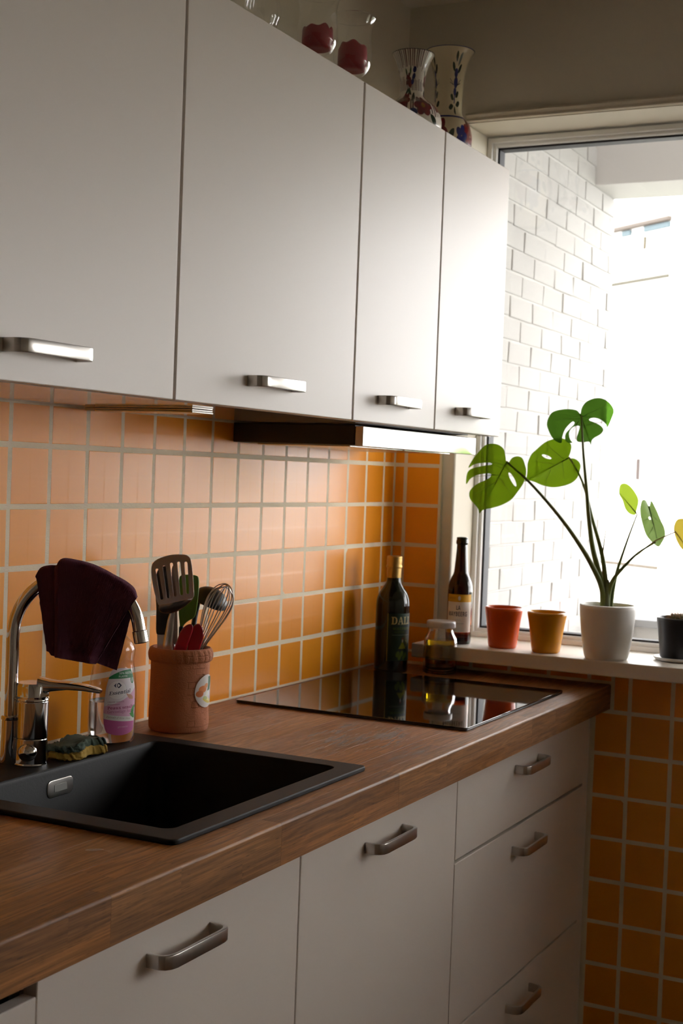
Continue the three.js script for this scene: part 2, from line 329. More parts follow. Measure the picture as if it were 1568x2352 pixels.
{ // base cupboards
  const data = [[-5.65, 0.25, 'white base cupboard under the tap side of the sink, its door handle nearest the camera', [[WB - 0.06, -13.05, -2.74, -6.2]]], [0.25, 6.25, 'white base cupboard between the sink cupboard and the drawers', [[WB - 0.06, -13.05, 3.24, -6.18]]], [6.25, 14.12, 'white base unit with three drawers under the hob', [[WB - 0.06, -7.29, 10.2, -6.14], [-7.355, -10.51, 10.2, -7.8], [-10.55, -13.05, 10.2, -11.05]]]];
  for (const [x0, x1, label, fronts] of data) {
    const c = thing('base_cupboard', label, 'cupboard', W(x0, FLOOR, 0), 'base cupboards');
    const w = x1 - x0, b0 = 0.72, top = WB - 0.01 - FLOOR, l = x0 > -1 && x0 < 1 ? 6.55 : top, r = x1 < 1 ? 6.55 : top;
    mesh('cabinet_body', wboxLocal([[0.004, 0.17, b0, l, 0.1, 5.17], [w - 0.17, w - 0.004, b0, r, 0.1, 5.17], [0.17, w - 0.17, b0, b0 + 0.17, 0.1, 5.17], [0.17, w - 0.17, b0 + 0.17, top, 0.1, 0.2]]), M.carcass, c);
    mesh('plinth', S(box(0, w, 0, b0, 0.1, 4.8)), M.white, c);
    for (const [y1, y0, hx, hy] of fronts) front(c, fronts.length > 1 ? 'drawer' : 'door', 0.016, w - 0.016, y0 - FLOOR, y1 - FLOOR, 5.19, FZ, hx - x0, hy - FLOOR);
  }
  const c = thing('base_cupboard', 'white base unit at the lower left corner, its low front set under a dark gap', 'cupboard', W(-11.5, FLOOR, 0), 'base cupboards');
  mesh('cabinet_body', wboxLocal([[0.004, 0.17, 0.72, WB - 0.01 - FLOOR, 0.1, 5.17], [5.66, 5.83, 0.72, WB - 0.01 - FLOOR, 0.1, 5.17], [0.17, 5.66, 0.72, 0.89, 0.1, 5.17], [0.17, 5.66, 0.89, WB - 0.01 - FLOOR, 0.1, 0.2]]), M.dark, c);
  mesh('plinth', S(box(0, 5.83, 0, 0.72, 0.1, 4.8)), M.white, c);
  mesh('door', S(box(0.016, 5.862, 0.76, -5.98 - FLOOR, 5.19, FZ - 0.004, 0.018)), M.white, c);
  const f = thing('filler_panel', 'narrow white filler strip between the drawers and the tiled window wall', 'panel', W(14.14, FLOOR, 0));
  mesh('panel', S(box(0, 0.42, 0, WB - 0.02 - FLOOR, 5.0, FZ - 0.015, 0.015)), M.white, f);
}
{ // hood under the wall cupboards
  const h = thing('range_hood', 'flat pull-out cooker hood with bright steel front under the wall cupboards', 'cooker hood', W(6.74, 0.265, 0));
  mesh('hood_body', S(box(0, 5.86, 0.02, 0.41, 0.03, 2.77, 0.012)), M.dark, h).userData.label = 'dark hood body';
  mesh('front_panel', S(box(-0.02, 5.88, 0, 0.385, 2.79, 2.96, 0.014)), M.hoodSteel, h).userData.label = 'brushed steel front panel';
  for (let i = 0; i < 2; i++) mesh('grease_filter', S(box(0.35 + i * 2.6, 2.85 + i * 2.6, -0.012, 0.02, 0.4, 2.5, 0.01)), M.steel, h).userData.label = 'flat metal grease filter';
  const l = thing('under_cupboard_lamp', 'slim flat metal lamp under the wall cupboard left of the hood', 'lamp', W(1.72, 0.688, 0.35));
  mesh('lamp_housing', S(merge([box(0, 0.62, -0.028, -0.002, 0, 1.95, 0.006), box(-0.01, 0.63, -0.064, -0.032, 0, 1.96, 0.01), box(0.02, 0.60, -0.034, -0.026, 0.02, 1.93)])), M.steel, l);
  mesh('mounting_plate', S(box(0.05, 0.5, -0.05, -0.002, -0.25, -0.01, 0.01)), M.frame, l);
}

// ---------------------------------------------------------------- worktop of glued oak staves
const woodTex = [0, 1].map((k) => {
  const a = noiser(60 + k, 32), b = noiser(70 + k, 128), c = noiser(80 + k, 256);
  return dataTex(512, 512, (u, v) => {
    const warp = a(u * 4, v * 8) * 1.6 + a(u * 8 + 3, v * 16) * 0.5;
    const ring = 0.5 + 0.5 * Math.sin((v * 26 + warp * 3.2) * Math.PI * 2 / 2);
    const streak = b(u * 8, v * 128), pore = c(u * 32, v * 256);
    const d = 0.55 + 0.17 * ring * (0.4 + 0.6 * a(u * 4 + 7, v * 4)) + 0.20 * (streak - 0.5) - (pore > 0.78 ? 0.22 * (pore - 0.78) / 0.22 : 0);
    return [0.62 * d + 0.10, 0.455 * d + 0.055, 0.29 * d + 0.025];
  }, true);
});
const woodRough = dataTex(256, 256, (u, v) => 0.40 + 0.2 * nA(u * 8, v * 16) + 0.1 * nC(u * 64, v * 256));
const woodMats = [[1, 0.97, 0.93], [0.86, 0.80, 0.74], [1.08, 0.98, 0.86], [0.76, 0.70, 0.66], [0.95, 0.86, 0.76], [0.82, 0.79, 0.78]].map((c, i) => std(lin(c[0] * 1.75, c[1] * 1.70, c[2] * 1.45), 0.9, { map: rep(woodTex[i % 2], 2.0, 6.0), roughnessMap: woodRough, bumpMap: rep(woodTex[i % 2], 2.0, 6.0), bumpScale: 0.00025 }));
const SX0 = -2.52, SX1 = 2.22, SZ0 = 1.42, SZ1 = 4.98;       // sink bowl opening
{
  const top = thing('worktop', 'dark oiled oak worktop of glued staves running along the tiled wall', 'worktop', W(-11.5, WB, 0));
  const r = rng(33), zs = [0.02, 0.72, SZ0, 2.10, 2.82, 3.54, 4.26, SZ1, 5.50, 5.82], N = zs.length - 1;
  for (let k = 0; k < N; k++) {
    const spans = k >= 2 && k < 7 ? [[-11.5, SX0 - 0.03], [SX1 + 0.03, L - 0.02]] : [[-11.5, L - 0.02]];
    for (const [a, b] of spans) {
      let x = a;
      while (x < b - 0.01) {
        let e = x + 3.5 + r() * 3.6; if (b - e < 1.6) e = b;
        const last = k === N - 1, tall = WTOPY - WB;
        const layers = last ? [[0, tall * 0.46], [tall * 0.46, tall]] : [[0, tall]];
        for (const [y0, y1] of layers) {
          let g;
          if (last && y1 === tall) {   // front stave with a rounded arris
            const sh = new THREE.Shape(); const zf = zs[k + 1] - zs[k], hh = y1 - y0; sh.moveTo(0, 0); sh.lineTo(-zf, 0); sh.lineTo(-zf, hh - 0.04); sh.absarc(-zf + 0.04, hh - 0.04, 0.04, Math.PI, Math.PI / 2, true); sh.lineTo(0, hh); sh.closePath();
            g = new THREE.ExtrudeGeometry(sh, { depth: e - x - 0.002, bevelEnabled: false, curveSegments: 6 }).rotateY(Math.PI / 2).translate(x + 11.5, y0, zs[k]);
          } else g = box(x + 11.5, e + 11.5 - 0.002, y0, y1, zs[k], zs[k + 1] - 0.002, last ? 0 : 0.004, 1);
          const wm = woodMats[Math.floor(r() * woodMats.length)];
          mesh('stave', boxUV(S(plain(g)), r() * 3, r() * 3), wm, top);
        }
        x = e;
      }
    }
  }
  // pale dried marks left on the oil
  const stainTex = (seed, f) => dataTex(256, 256, f);
  const n1 = noiser(90, 64), n2 = noiser(91, 256);
  const scuff = stainTex(1, (u, v) => { const d = Math.hypot((u - 0.5) * 2, (v - 0.5) * 2.2), e = Math.max(0, 1 - d); const s = n2(u * 24, v * 200) * 0.5 + n1(u * 12, v * 48) * 0.7 + n1(u * 5 + 9, v * 7) * 0.9 - 1.0; return Math.max(0, Math.min(0.65, s * 2.4)) * Math.min(1, e * 3); });
  const sm = std(lin(0.5, 0.42, 0.36), 0.75, { transparent: true, alphaMap: scuff, polygonOffset: true, polygonOffsetFactor: -1 });
  const dec = (name, x, z, w, d, rot, m) => { const q = mesh(name, S(new THREE.PlaneGeometry(w, d).rotateX(-Math.PI / 2)), m, top); q.position.set((x + 11.5) * P, (WTOPY - WB) * P + 0.0001, z * P); q.rotation.y = rot; q.castShadow = false; return q; };
  dec('dried_scuff', 4.9, 3.9, 3.6, 2.4, 0.1, sm); dec('dried_scuff', 4.0, 5.3, 2.6, 0.5, 0, sm);
  const drop = canvasTex(128, 128, (c, w, h) => { c.fillStyle = '#000'; c.fillRect(0, 0, w, h); c.fillStyle = '#9a9a9a'; c.beginPath(); c.ellipse(46, 40, 26, 13, 0.2, 0, 7); c.fill(); c.strokeStyle = '#6a6a6a'; c.lineWidth = 5; c.beginPath(); c.moveTo(60, 50); c.quadraticCurveTo(92, 70, 74, 104); c.stroke(); });
  dec('dried_drop', -3.62, 4.72, 0.55, 0.55, -0.6, std(lin(0.55, 0.5, 0.46), 0.7, { transparent: true, alphaMap: drop, polygonOffset: true, polygonOffsetFactor: -1 }));
}
{ // hob
  const h = thing('hob', 'black glass induction hob let onto the worktop before the window', 'hob', W(6.72, WTOPY, 0.3));
  const rr = (i, k) => rrShape(i, 5.78 - i, -5.03 + i, -i, k);
  mesh('frame_edge', S(extrude(rr(0.01, 0.06), 0.035, 0.01).rotateX(-Math.PI / 2)), M.hobEdge, h);
  mesh('glass_plate', S(extrude(rr(0, 0.07), 0.03, 0.012, 3).rotateX(-Math.PI / 2).translate(0, 0.035, 0)), M.hob, h);
}
{ // sink
  const s = thing('sink', 'black composite sink with a square bowl set into the worktop', 'sink', W(-2.93, WTOPY, 0.55));
  const rim = rrShape(0, 5.5, -4.74, 0, 0.12); rim.holes.push(rrShape(0.43, 5.13, -4.38, -0.92, 0.16, THREE.Path));
  mesh('rim', S(extrude(rim, 0.075, 0.022, 3, 6).rotateX(-Math.PI / 2)), M.sink, s);
  // bowl: rounded rectangles lofted downwards, inside and outside
  const ringPts = (i, rad) => [[5.13 - i, 0.92 + i, -1, 1, -1], [5.13 - i, 4.38 - i, -1, -1, 0], [0.43 + i, 4.38 - i, 1, -1, 1], [0.43 + i, 0.92 + i, 1, 1, 2]].flatMap(([x, y, sx, sy, q]) => Array.from({ length: 7 }, (_, k) => { const a = (q + k / 6) * Math.PI / 2; return { x: x + sx * rad + rad * Math.cos(a), y: y + sy * rad + rad * Math.sin(a) }; }));
  const levels = [[-0.03, 0.05, 0.19], [0.0, 0.05, 0.16], [0.02, 0.0, 0.16], [0.06, -1.75, 0.2], [0.14, -1.92, 0.24], [0.3, -1.98, 0.3], [1.5, -2.02, 0.2], [1.5, -2.1, 0.2], [0.25, -2.06, 0.3], [0.06, -1.95, 0.26], [-0.03, -1.75, 0.2], [-0.03, 0.05, 0.19]];
  const rings = levels.map(([i, y, rad]) => ringPts(i, Math.max(0.02, rad)).map((q) => [q.x, y, q.y]));
  const n = rings[0].length, pos = rings.flat(2), idx = [];
  for (let a = 0; a < rings.length - 1; a++) for (let k = 0; k < n; k++) { const p0 = a * n + k, p1 = a * n + (k + 1) % n; idx.push(p0, p0 + n, p1, p1, p0 + n, p1 + n); }
  for (const [base, flip] of [[6 * n, 1], [7 * n, 0]]) for (let k = 1; k < n - 1; k++) idx.push(...(flip ? [base, base + k + 1, base + k] : [base, base + k, base + k + 1]));
  let g = new THREE.BufferGeometry(); g.setAttribute('position', new THREE.Float32BufferAttribute(pos, 3)); g.setIndex(idx); g = S(toCreasedNormals(g, 0.6));
  g.setAttribute('uv', new THREE.Float32BufferAttribute(new Float32Array(g.attributes.position.count * 2), 2));
  mesh('bowl', boxUV(g), M.sink, s);
  const o = mesh('overflow_plate', S(toCreasedNormals(extrude(rrShape(0, 0.62, 0, 0.27, 0.09), 0.035, 0.012), 0.5)), M.nickel, s); o.position.set(2.25 * P, -0.375 * P, 0.925 * P); o.userData.label = 'small metal overflow plate';
  mesh('overflow_gap', S(extrude(rrShape(-0.03, 0.65, -0.03, 0.30, 0.11), 0.02, 0.004)), M.black, o).position.z = -0.001;
  mesh('embossed_plaque', S(extrude(rrShape(0.16, 0.46, 0.08, 0.19, 0.01), 0.006, 0.001)), std(lin(0.3, 0.29, 0.27), 0.5, { metalness: 1 }), o).position.z = 0.034 * P;
}

// ---------------------------------------------------------------- tap, cloth, sponge
const RIMY = WTOPY + 0.075;
const spoutA = [-0.664, 0.743], spoutD = (() => { const v = [0.38 + 0.664, 2.35 - 0.743], n = Math.hypot(...v); return [v[0] / n, v[1] / n, n]; })();
const SR = spoutD[2] / 2, SY = -2.92;
const tapBase = [-0.50, RIMY, 1.02];
// points of the spout arc: h along the arc's plane, y, and n towards the camera side; local to the tap
const arcPt = (h, y, n = 0) => new THREE.Vector3(spoutA[0] + spoutD[0] * h - spoutD[1] * n, y, spoutA[1] + spoutD[1] * h + spoutD[0] * n);
{
  const t = thing('kitchen_tap', 'chrome mixer tap with a tall curved spout and side lever behind the sink', 'tap', W(...tapBase));
  const loc = (v) => new THREE.Vector3(v.x - tapBase[0], v.y - tapBase[1], v.z - tapBase[2]);
  mesh('tap_body', lathe([[0, 0], [0.27, 0], [0.27, 0], [0.275, 0.03], [0.262, 0.05], [0.245, 0.40], [0.245, 0.40], [0.238, 0.415], [0.245, 0.43], [0.245, 0.43], [0.25, 0.97], [0.25, 0.97], [0.235, 0.985], [0.25, 1.0], [0.25, 1.0], [0.252, 1.06], [0, 1.06]], 48), M.chrome, t);
  // lever head and blade
  const lv = mesh('lever', (() => {
    const head = toCreasedNormals(lathe([[0, 1.0], [0.25, 1.0], [0.25, 1.0], [0.253, 1.22], [0.253, 1.22], [0.235, 1.262], [0, 1.275]], 48), 0.6);
    const d = [0.42, 0.907], pts = [[0.10, 1.20, 0.17, 0.15], [0.30, 1.225, 0.16, 0.085], [0.55, 1.235, 0.15, 0.06], [0.80, 1.215, 0.13, 0.048], [1.02, 1.175, 0.105, 0.035], [1.06, 1.165, 0.085, 0.02]];
    const pos = [], idx = [], m = 16;
    for (const [a, y, hw, ht] of pts) for (let k = 0; k < m; k++) { const q = k / m * Math.PI * 2, e = 0.55, cw = Math.sign(Math.cos(q)) * Math.abs(Math.cos(q)) ** e * hw, ch = Math.sign(Math.sin(q)) * Math.abs(Math.sin(q)) ** e * ht; pos.push(d[0] * a - d[1] * cw, y + ch, d[1] * a + d[0] * cw); }
    for (let a = 0; a < pts.length - 1; a++) for (let k = 0; k < m; k++) { const p = a * m + k, q = a * m + (k + 1) % m; idx.push(p, p + m, q, q, p + m, q + m); }
    for (let k = 1; k < m - 1; k++) idx.push((pts.length - 1) * m, (pts.length - 1) * m + k, (pts.length - 1) * m + k + 1, 0, k + 1, k);
    let g = new THREE.BufferGeometry(); g.setAttribute('position', new THREE.Float32BufferAttribute(pos, 3)); g.setIndex(idx); g = toCreasedNormals(g, 0.7); g.setAttribute('uv', new THREE.Float32BufferAttribute(new Float32Array(g.attributes.position.count * 2), 2));
    return merge([head, S(g)]);
  })(), M.chrome, t);
  const c = loc(new THREE.Vector3(spoutA[0], RIMY, spoutA[1]));
  mesh('spout_socket', lathe([[0, 0], [0.135, 0], [0.135, 0], [0.128, 0.68], [0.128, 0.68], [0.142, 0.69], [0.142, 0.735], [0.142, 0.735], [0.12, 0.75], [0, 0.75]], 40).translate(c.x * P, 0, c.z * P), M.chrome, t);
  mesh('swivel_joint', S(new THREE.SphereGeometry(0.15, 24, 16).translate(-0.17, 0.22, 0.08)), M.chrome, t);
  const pts = [loc(arcPt(0, RIMY + 0.7)), loc(arcPt(0, -3.6)), loc(arcPt(0, -3.2))];
  for (let k = 0; k <= 18; k++) { const a = k / 18 * 174 * Math.PI / 180; pts.push(loc(arcPt(SR * (1 - Math.cos(a)), SY + SR * Math.sin(a)))); }
  mesh('spout', S(tube(pts, 0.1, 90, 20)), M.chrome, t);
  const e = pts[pts.length - 1], dir = e.clone().sub(pts[pts.length - 2]).normalize();
  const noz = mesh('nozzle', lathe([[0, -0.19], [0.085, -0.19], [0.085, -0.19], [0.112, -0.185], [0.116, -0.17], [0.112, 0.0], [0.112, 0.0], [0.104, 0.012], [0.0, 0.012]], 32), M.chrome, t);
  noz.position.copy(e).multiplyScalar(P); noz.quaternion.setFromUnitVectors(new THREE.Vector3(0, -1, 0), dir);
}
{ // dish cloth folded over the spout
  const o = [0.2, -2.6, 1.5], nu = 84, nv = 130, nz = noiser(55, 64), SS = THREE.MathUtils.smoothstep;
  // the fold over the spout sags between its high point on the left and the bend of the pipe on the right
  const ridge = spline([[0.34, -2.03], [0.40, -1.93], [0.52, -1.895], [0.64, -1.885], [0.70, -1.79], [0.92, -1.80], [1.20, -1.87], [1.47, -2.00], [1.68, -2.11], [1.80, -2.21], [1.84, -2.32]], 200);
  const top = (u) => { const v = ridge[Math.round(u * 200)]; const p = SY + Math.sqrt(Math.max(0, SR * SR - (v.x - SR) ** 2)); return [v.x, Math.max(v.y, p + 0.11)]; };
  const fb = (u) => [0.53 + 0.75 * u, -3.14 - 0.04 * SS(u, 0.05, 0.12) - 0.14 * u ** 2 - 0.05 * Math.sin(u * Math.PI)];
  const bb = (u) => [0.72 + 0.86 * u, -3.14 - 0.31 * u];
  const pt = (u, w) => {                     // w -1: hem at the back, 0: over the spout, 1: hem at the front
    const T = top(u), v = Math.abs(w), B = w < 0 ? bb(u) : fb(u), k = Math.max(0, (v - 0.08) / 0.92);
    let h = T[0] + (B[0] - T[0]) * k ** 0.95, y = T[1] + (B[1] - T[1]) * k;
    const lift = v < 0.08 ? 0.03 * Math.cos(v / 0.08 * Math.PI / 2) : 0;
    let n = (v < 0.08 ? Math.sin(v / 0.08 * Math.PI / 2) : 1) * 0.16;
    const sag = Math.sin(u * 6.2 + 1.3 - k * 0.8) * 0.5 + Math.sin(u * 13 - k * 2.2) * 0.22;
    n += 0.075 * k ** 1.2 * sag + 0.03 * (nz(u * 7, k * 5 + 20) - 0.5) + 0.012 * (nz(u * 22, k * 18 + 30) - 0.5);
    if (w > 0) n += 0.085 * SS(u, 0.19, 0.215) - 0.10 * SS(u, 0.80, 1) * k + 0.03 * SS(k, 0.90, 0.96);
    return arcPt(h, y + lift, w < 0 ? -n * 0.8 + 0.05 * k : n).sub(new THREE.Vector3(...o));
  };
  const pos = [], uv = [], idx = [], th = 0.022;
  const P0 = [], row = nu + 1;
  for (let j = 0; j <= nv; j++) for (let i = 0; i <= nu; i++) P0.push(pt(i / nu, j / nv * 2 - 1));
  const sheet = new THREE.BufferGeometry().setFromPoints(P0); const fi = [];
  for (let j = 0; j < nv; j++) for (let i = 0; i < nu; i++) { const a = j * row + i; fi.push(a, a + row, a + 1, a + 1, a + row, a + row + 1); }
  sheet.setIndex(fi); sheet.computeVertexNormals();
  const nn = sheet.attributes.normal, N = P0.length;
  for (const sgn of [1, -1]) for (let k = 0; k < N; k++) { pos.push(P0[k].x + nn.getX(k) * th * sgn, P0[k].y + nn.getY(k) * th * sgn, P0[k].z + nn.getZ(k) * th * sgn); uv.push((k % row) / nu * 0.2, Math.floor(k / row) / nv * 0.3); }
  for (let k = 0; k < fi.length; k += 3) { idx.push(fi[k], fi[k + 1], fi[k + 2], N + fi[k], N + fi[k + 2], N + fi[k + 1]); }
  const edge = []; for (let i = 0; i < nu; i++) edge.push([i + 1, i], [nv * row + i, nv * row + i + 1]); for (let j = 0; j < nv; j++) edge.push([j * row, (j + 1) * row], [(j + 1) * row + nu, j * row + nu]);
  for (const [a, b] of edge) idx.push(a, b, N + b, a, N + b, N + a);
  const g = new THREE.BufferGeometry(); g.setAttribute('position', new THREE.Float32BufferAttribute(pos, 3)); g.setAttribute('uv', new THREE.Float32BufferAttribute(uv, 2)); g.setIndex(idx); g.computeVertexNormals();
  const terry = dataTex(256, 256, (u, v) => 0.3 * (0.5 + 0.5 * Math.sin(u * Math.PI * 2 * 32)) + 0.7 * nC(u * 256, v * 256));
  const m = mesh('dish_cloth', S(g), phys({ color: lin(0.105, 0.034, 0.055), roughness: 1, specularIntensity: 0.2, sheen: 0.6, sheenRoughness: 0.5, sheenColor: lin(0.20, 0.08, 0.12), bumpMap: rep(terry, 9, 9), bumpScale: 0.0008 }));
  m.position.copy(W(...o)); tag(m, 'dark purple terry cloth folded over the spout of the tap', 'cloth');
}
{ // sponge with a wavy outline
  const t = thing('sponge', 'worn scouring sponge with wavy edges, dark green over yellow, behind the sink', 'sponge', W(0.42, RIMY, 1.2));
  const out = []; for (let k = 0; k < 60; k++) { const a = k / 60 * Math.PI * 2, c = Math.cos(a), s = Math.sin(a); const x = Math.sign(c) * Math.abs(c) ** 0.55 * 0.5, z = Math.sign(s) * Math.abs(s) ** 0.6 * 0.24; out.push([x, z + 0.06 * Math.sin(x * 9 + 0.6)]); }
  const sh = polyShape(out), nz = noiser(66, 64);
  const rough = (g, amp) => { const q = mergeVertices(subdivide(g, 2), 1e-4); q.computeVertexNormals(); amp *= 0.6; const p = q.attributes.position, n = q.attributes.normal; for (let i = 0; i < p.count; i++) { const x = p.getX(i), y = p.getY(i), z = p.getZ(i), d = (nz(x * 30 + y * 11, z * 30 + y * 17) - 0.5) * amp; p.setXYZ(i, x + n.getX(i) * d, y + n.getY(i) * d + 0.05 * Math.sin(x * 5 + 1) * (y > 0.03 ? 1 : 0) * 0.6, z + n.getZ(i) * d); } q.computeVertexNormals(); return q; };
  const y = mesh('foam', S(rough(extrude(sh, 0.13, 0.03, 2).rotateX(-Math.PI / 2), 0.05)), std(lin(0.42, 0.27, 0.05), 0.95, { bumpMap: rep(fine, 5, 5), bumpScale: 0.001 }), t); y.position.y = 0.012 * P; y.userData.label = 'yellow foam layer';
  const gr = mesh('scouring_pad', S(rough(extrude(sh, 0.11, 0.035, 2).rotateX(-Math.PI / 2), 0.09)), std(lin(0.07, 0.095, 0.07), 1), t); gr.position.set(-0.02 * P, 0.138 * P, -0.02 * P); gr.userData.label = 'dark green scouring layer';
  t.rotation.y = -0.08;
}

// ---------------------------------------------------------------- washing-up liquid
// text that fits: draws words at x, y with a size in pixels
const word = (c, t, x, y, size, color, font = 'sans-serif', style = '', align = 'left') => { c.font = style + ' ' + size + 'px ' + font; c.fillStyle = color; c.textAlign = align; c.fillText(t, x, y); };
{
  const t = thing('dish_soap_bottle', 'clear plastic washing-up liquid bottle with a pink label, half hidden by the cloth', 'bottle', W(1.62, RIMY, 0.98));
  const prof = [[0, 0.0], [0.28, 0.0], [0.33, 0.04], [0.345, 0.16], [0.35, 0.6], [0.345, 0.95], [0.32, 1.2], [0.30, 1.36], [0.31, 1.48], [0.315, 1.56], [0.27, 1.68], [0.17, 1.80], [0.13, 1.86], [0.13, 1.86], [0.13, 1.95], [0, 1.95]];
  const squash = (g, kx = 1.2, kz = 0.86) => { g.scale(kx, 1, kz); g.computeVertexNormals(); return g; };
  const pet = phys({ color: lin(0.95, 0.95, 0.95), roughness: 0.04, transmission: 1, thickness: 0, ior: 1.45 });
  mesh('bottle', squash(lathe(prof, 56, 6)), pet, t).userData.label = 'clear plastic bottle';
  mesh('liquid', squash(lathe([[0, 0.03], [0.27, 0.03], [0.318, 0.06], [0.333, 0.17], [0.338, 0.6], [0.3375, 0.72], [0.3375, 0.72], [0, 0.72]], 48, 2)), phys({ color: lin(0.93, 0.93, 0.92), roughness: 0.02, transmission: 1, thickness: 0.05, ior: 1.33, attenuationColor: lin(0.6, 0.6, 0.58), attenuationDistance: 0.08 }), t).userData.label = 'clear liquid';
  mesh('cap', lathe([[0.14, 1.86], [0.17, 1.87], [0.17, 2.02], [0.17, 2.02], [0.09, 2.06], [0.07, 2.2], [0, 2.21]], 32), std(lin(0.75, 0.74, 0.72), 0.4), t);
  const lab = canvasTex(512, 1024, (c, w, h) => {
    const path = () => { c.beginPath(); c.moveTo(110, 40); c.quadraticCurveTo(256, -10, 420, 40); c.quadraticCurveTo(505, 120, 505, 480); c.quadraticCurveTo(508, 860, 470, 940); c.quadraticCurveTo(256, 1040, 60, 940); c.quadraticCurveTo(6, 860, 10, 640); c.quadraticCurveTo(20, 200, 110, 40); c.closePath(); };
    c.clearRect(0, 0, w, h); c.save(); path(); c.clip();
    c.fillStyle = '#e6dfe2'; c.fillRect(0, 0, w, h);
    c.fillStyle = '#dca9c4'; c.beginPath(); c.moveTo(0, 560); c.quadraticCurveTo(300, 520, 512, 300); c.lineTo(512, 1024); c.lineTo(0, 1024); c.fill();
    c.fillStyle = '#dfdcd8'; c.beginPath(); c.moveTo(0, 655); c.quadraticCurveTo(200, 720, 512, 735); c.lineTo(512, 800); c.quadraticCurveTo(200, 790, 0, 735); c.fill();
    c.fillStyle = '#c4629a'; c.beginPath(); c.moveTo(0, 735); c.quadraticCurveTo(200, 795, 512, 805); c.lineTo(512, 1024); c.lineTo(0, 1024); c.fill();
    c.fillStyle = '#1f7a45'; c.beginPath(); c.moveTo(40, 165); c.quadraticCurveTo(200, 20, 512, 40); c.lineTo(512, 165); c.fill();
    word(c, '50% RECYCLED', 215, 105, 42, '#cfe3d4', 'sans-serif', 'bold'); word(c, 'PLASTIC', 205, 148, 38, '#cfe3d4', 'sans-serif', 'bold');
    c.fillStyle = '#1f7a45'; c.beginPath(); c.ellipse(440, 190, 34, 60, 0, 0, 7); c.fill(); c.fillStyle = '#bcd8c4'; c.beginPath(); c.ellipse(440, 195, 12, 34, 0.2, 0, 7); c.fill();
    c.fillStyle = '#efebea'; c.strokeStyle = '#c9bfc6'; c.lineWidth = 3; c.beginPath(); c.arc(190, 330, 135, 0, 7); c.fill(); c.stroke();
    // two arrow shapes, the mark above the name
    c.fillStyle = '#262a45'; c.beginPath(); c.moveTo(140, 262); c.lineTo(176, 226); c.lineTo(166, 262); c.lineTo(176, 298); c.closePath(); c.fill();
    c.beginPath(); c.moveTo(252, 262); c.lineTo(212, 222); c.quadraticCurveTo(184, 235, 184, 262); c.quadraticCurveTo(184, 290, 212, 302); c.closePath(); c.fill();
    c.fillStyle = '#efebea'; c.beginPath(); c.ellipse(206, 262, 12, 22, 0, 0, 7); c.fill(); c.fillRect(196, 256, 30, 12);
    c.save(); c.translate(75, 400); c.rotate(-0.08); word(c, 'Essential', 0, 0, 70, '#23243c', 'serif', 'bold italic'); c.restore();
    word(c, 'Liquide vaisselle', 60, 508, 32, '#9a6a80'); word(c, 'afwasmiddel', 60, 546, 30, '#9a6a80');
    word(c, 'Peaux sensibles', 62, 606, 60, '#8d2750', 'serif', 'bold'); word(c, 'Gevoelige huid', 62, 660, 56, '#a8557c', 'serif');
    c.save(); c.translate(50, 702); c.rotate(0.13); word(c, "Extrait d'Aloe Vera", 0, 24, 40, '#93876f', 'serif', 'italic'); c.restore();
    c.fillStyle = '#c58f78'; c.beginPath(); c.ellipse(400, 440, 62, 30, 0.5, 0, 7); c.fill(); for (let k = 0; k < 4; k++) { c.beginPath(); c.ellipse(345 + k * 10, 410 + k * 10, 34, 8, 1.0 + k * 0.12, 0, 7); c.fill(); }
    for (let k = 0; k < 9; k++) { c.fillStyle = k % 2 ? '#2f7d35' : '#4c9a49'; c.beginPath(); c.ellipse(440 + (k % 3) * 14, 720 - k * 14, 16, 62, -0.9 + k * 0.22, 0, 7); c.fill(); }
    word(c, 'pH neutre', 210, 880, 34, '#dcb3cb');
    c.restore();
  });
  // label: a curved patch standing 0.4 mm off the flattened bottle
  const nu = 28, nv = 20, pos = [], uv = [], idx = [];
  const rad = (y) => { for (let k = 1; k < prof.length; k++) if (y <= prof[k][1] && prof[k][1] > prof[k - 1][1]) { const f = (y - prof[k - 1][1]) / (prof[k][1] - prof[k - 1][1]); return prof[k - 1][0] + f * (prof[k][0] - prof[k - 1][0]); } return 0.3; };
  for (let j = 0; j <= nv; j++) for (let i = 0; i <= nu; i++) { const y = 0.13 + 1.17 * j / nv, a = -0.78 + 1.56 * i / nu, r = rad(y) + 0.006; pos.push(Math.sin(a) * r * 1.2, y, Math.cos(a) * r * 0.86 + 0.001); uv.push(i / nu, j / nv); }
  for (let j = 0; j < nv; j++) for (let i = 0; i < nu; i++) { const a = j * (nu + 1) + i; idx.push(a, a + 1, a + nu + 1, a + 1, a + nu + 2, a + nu + 1); }
  const g = new THREE.BufferGeometry(); g.setAttribute('position', new THREE.Float32BufferAttribute(pos, 3)); g.setAttribute('uv', new THREE.Float32BufferAttribute(uv, 2)); g.setIndex(idx); g.computeVertexNormals();
  mesh('label', S(g), std(0xffffff, 0.4, { map: lab, transparent: true, side: THREE.DoubleSide }), t).userData.label = 'pink and white printed label';
  t.rotation.y = -0.42;
}

// ---------------------------------------------------------------- crock with utensils
const CR = [3.655, WTOPY, 0.968];
const camR = new THREE.Vector3(0.4525, 0.037, 0.891), camU = new THREE.Vector3(0.008, 0.9989, -0.0455), camT = new THREE.Vector3(-0.8917, 0.0277, 0.4517);
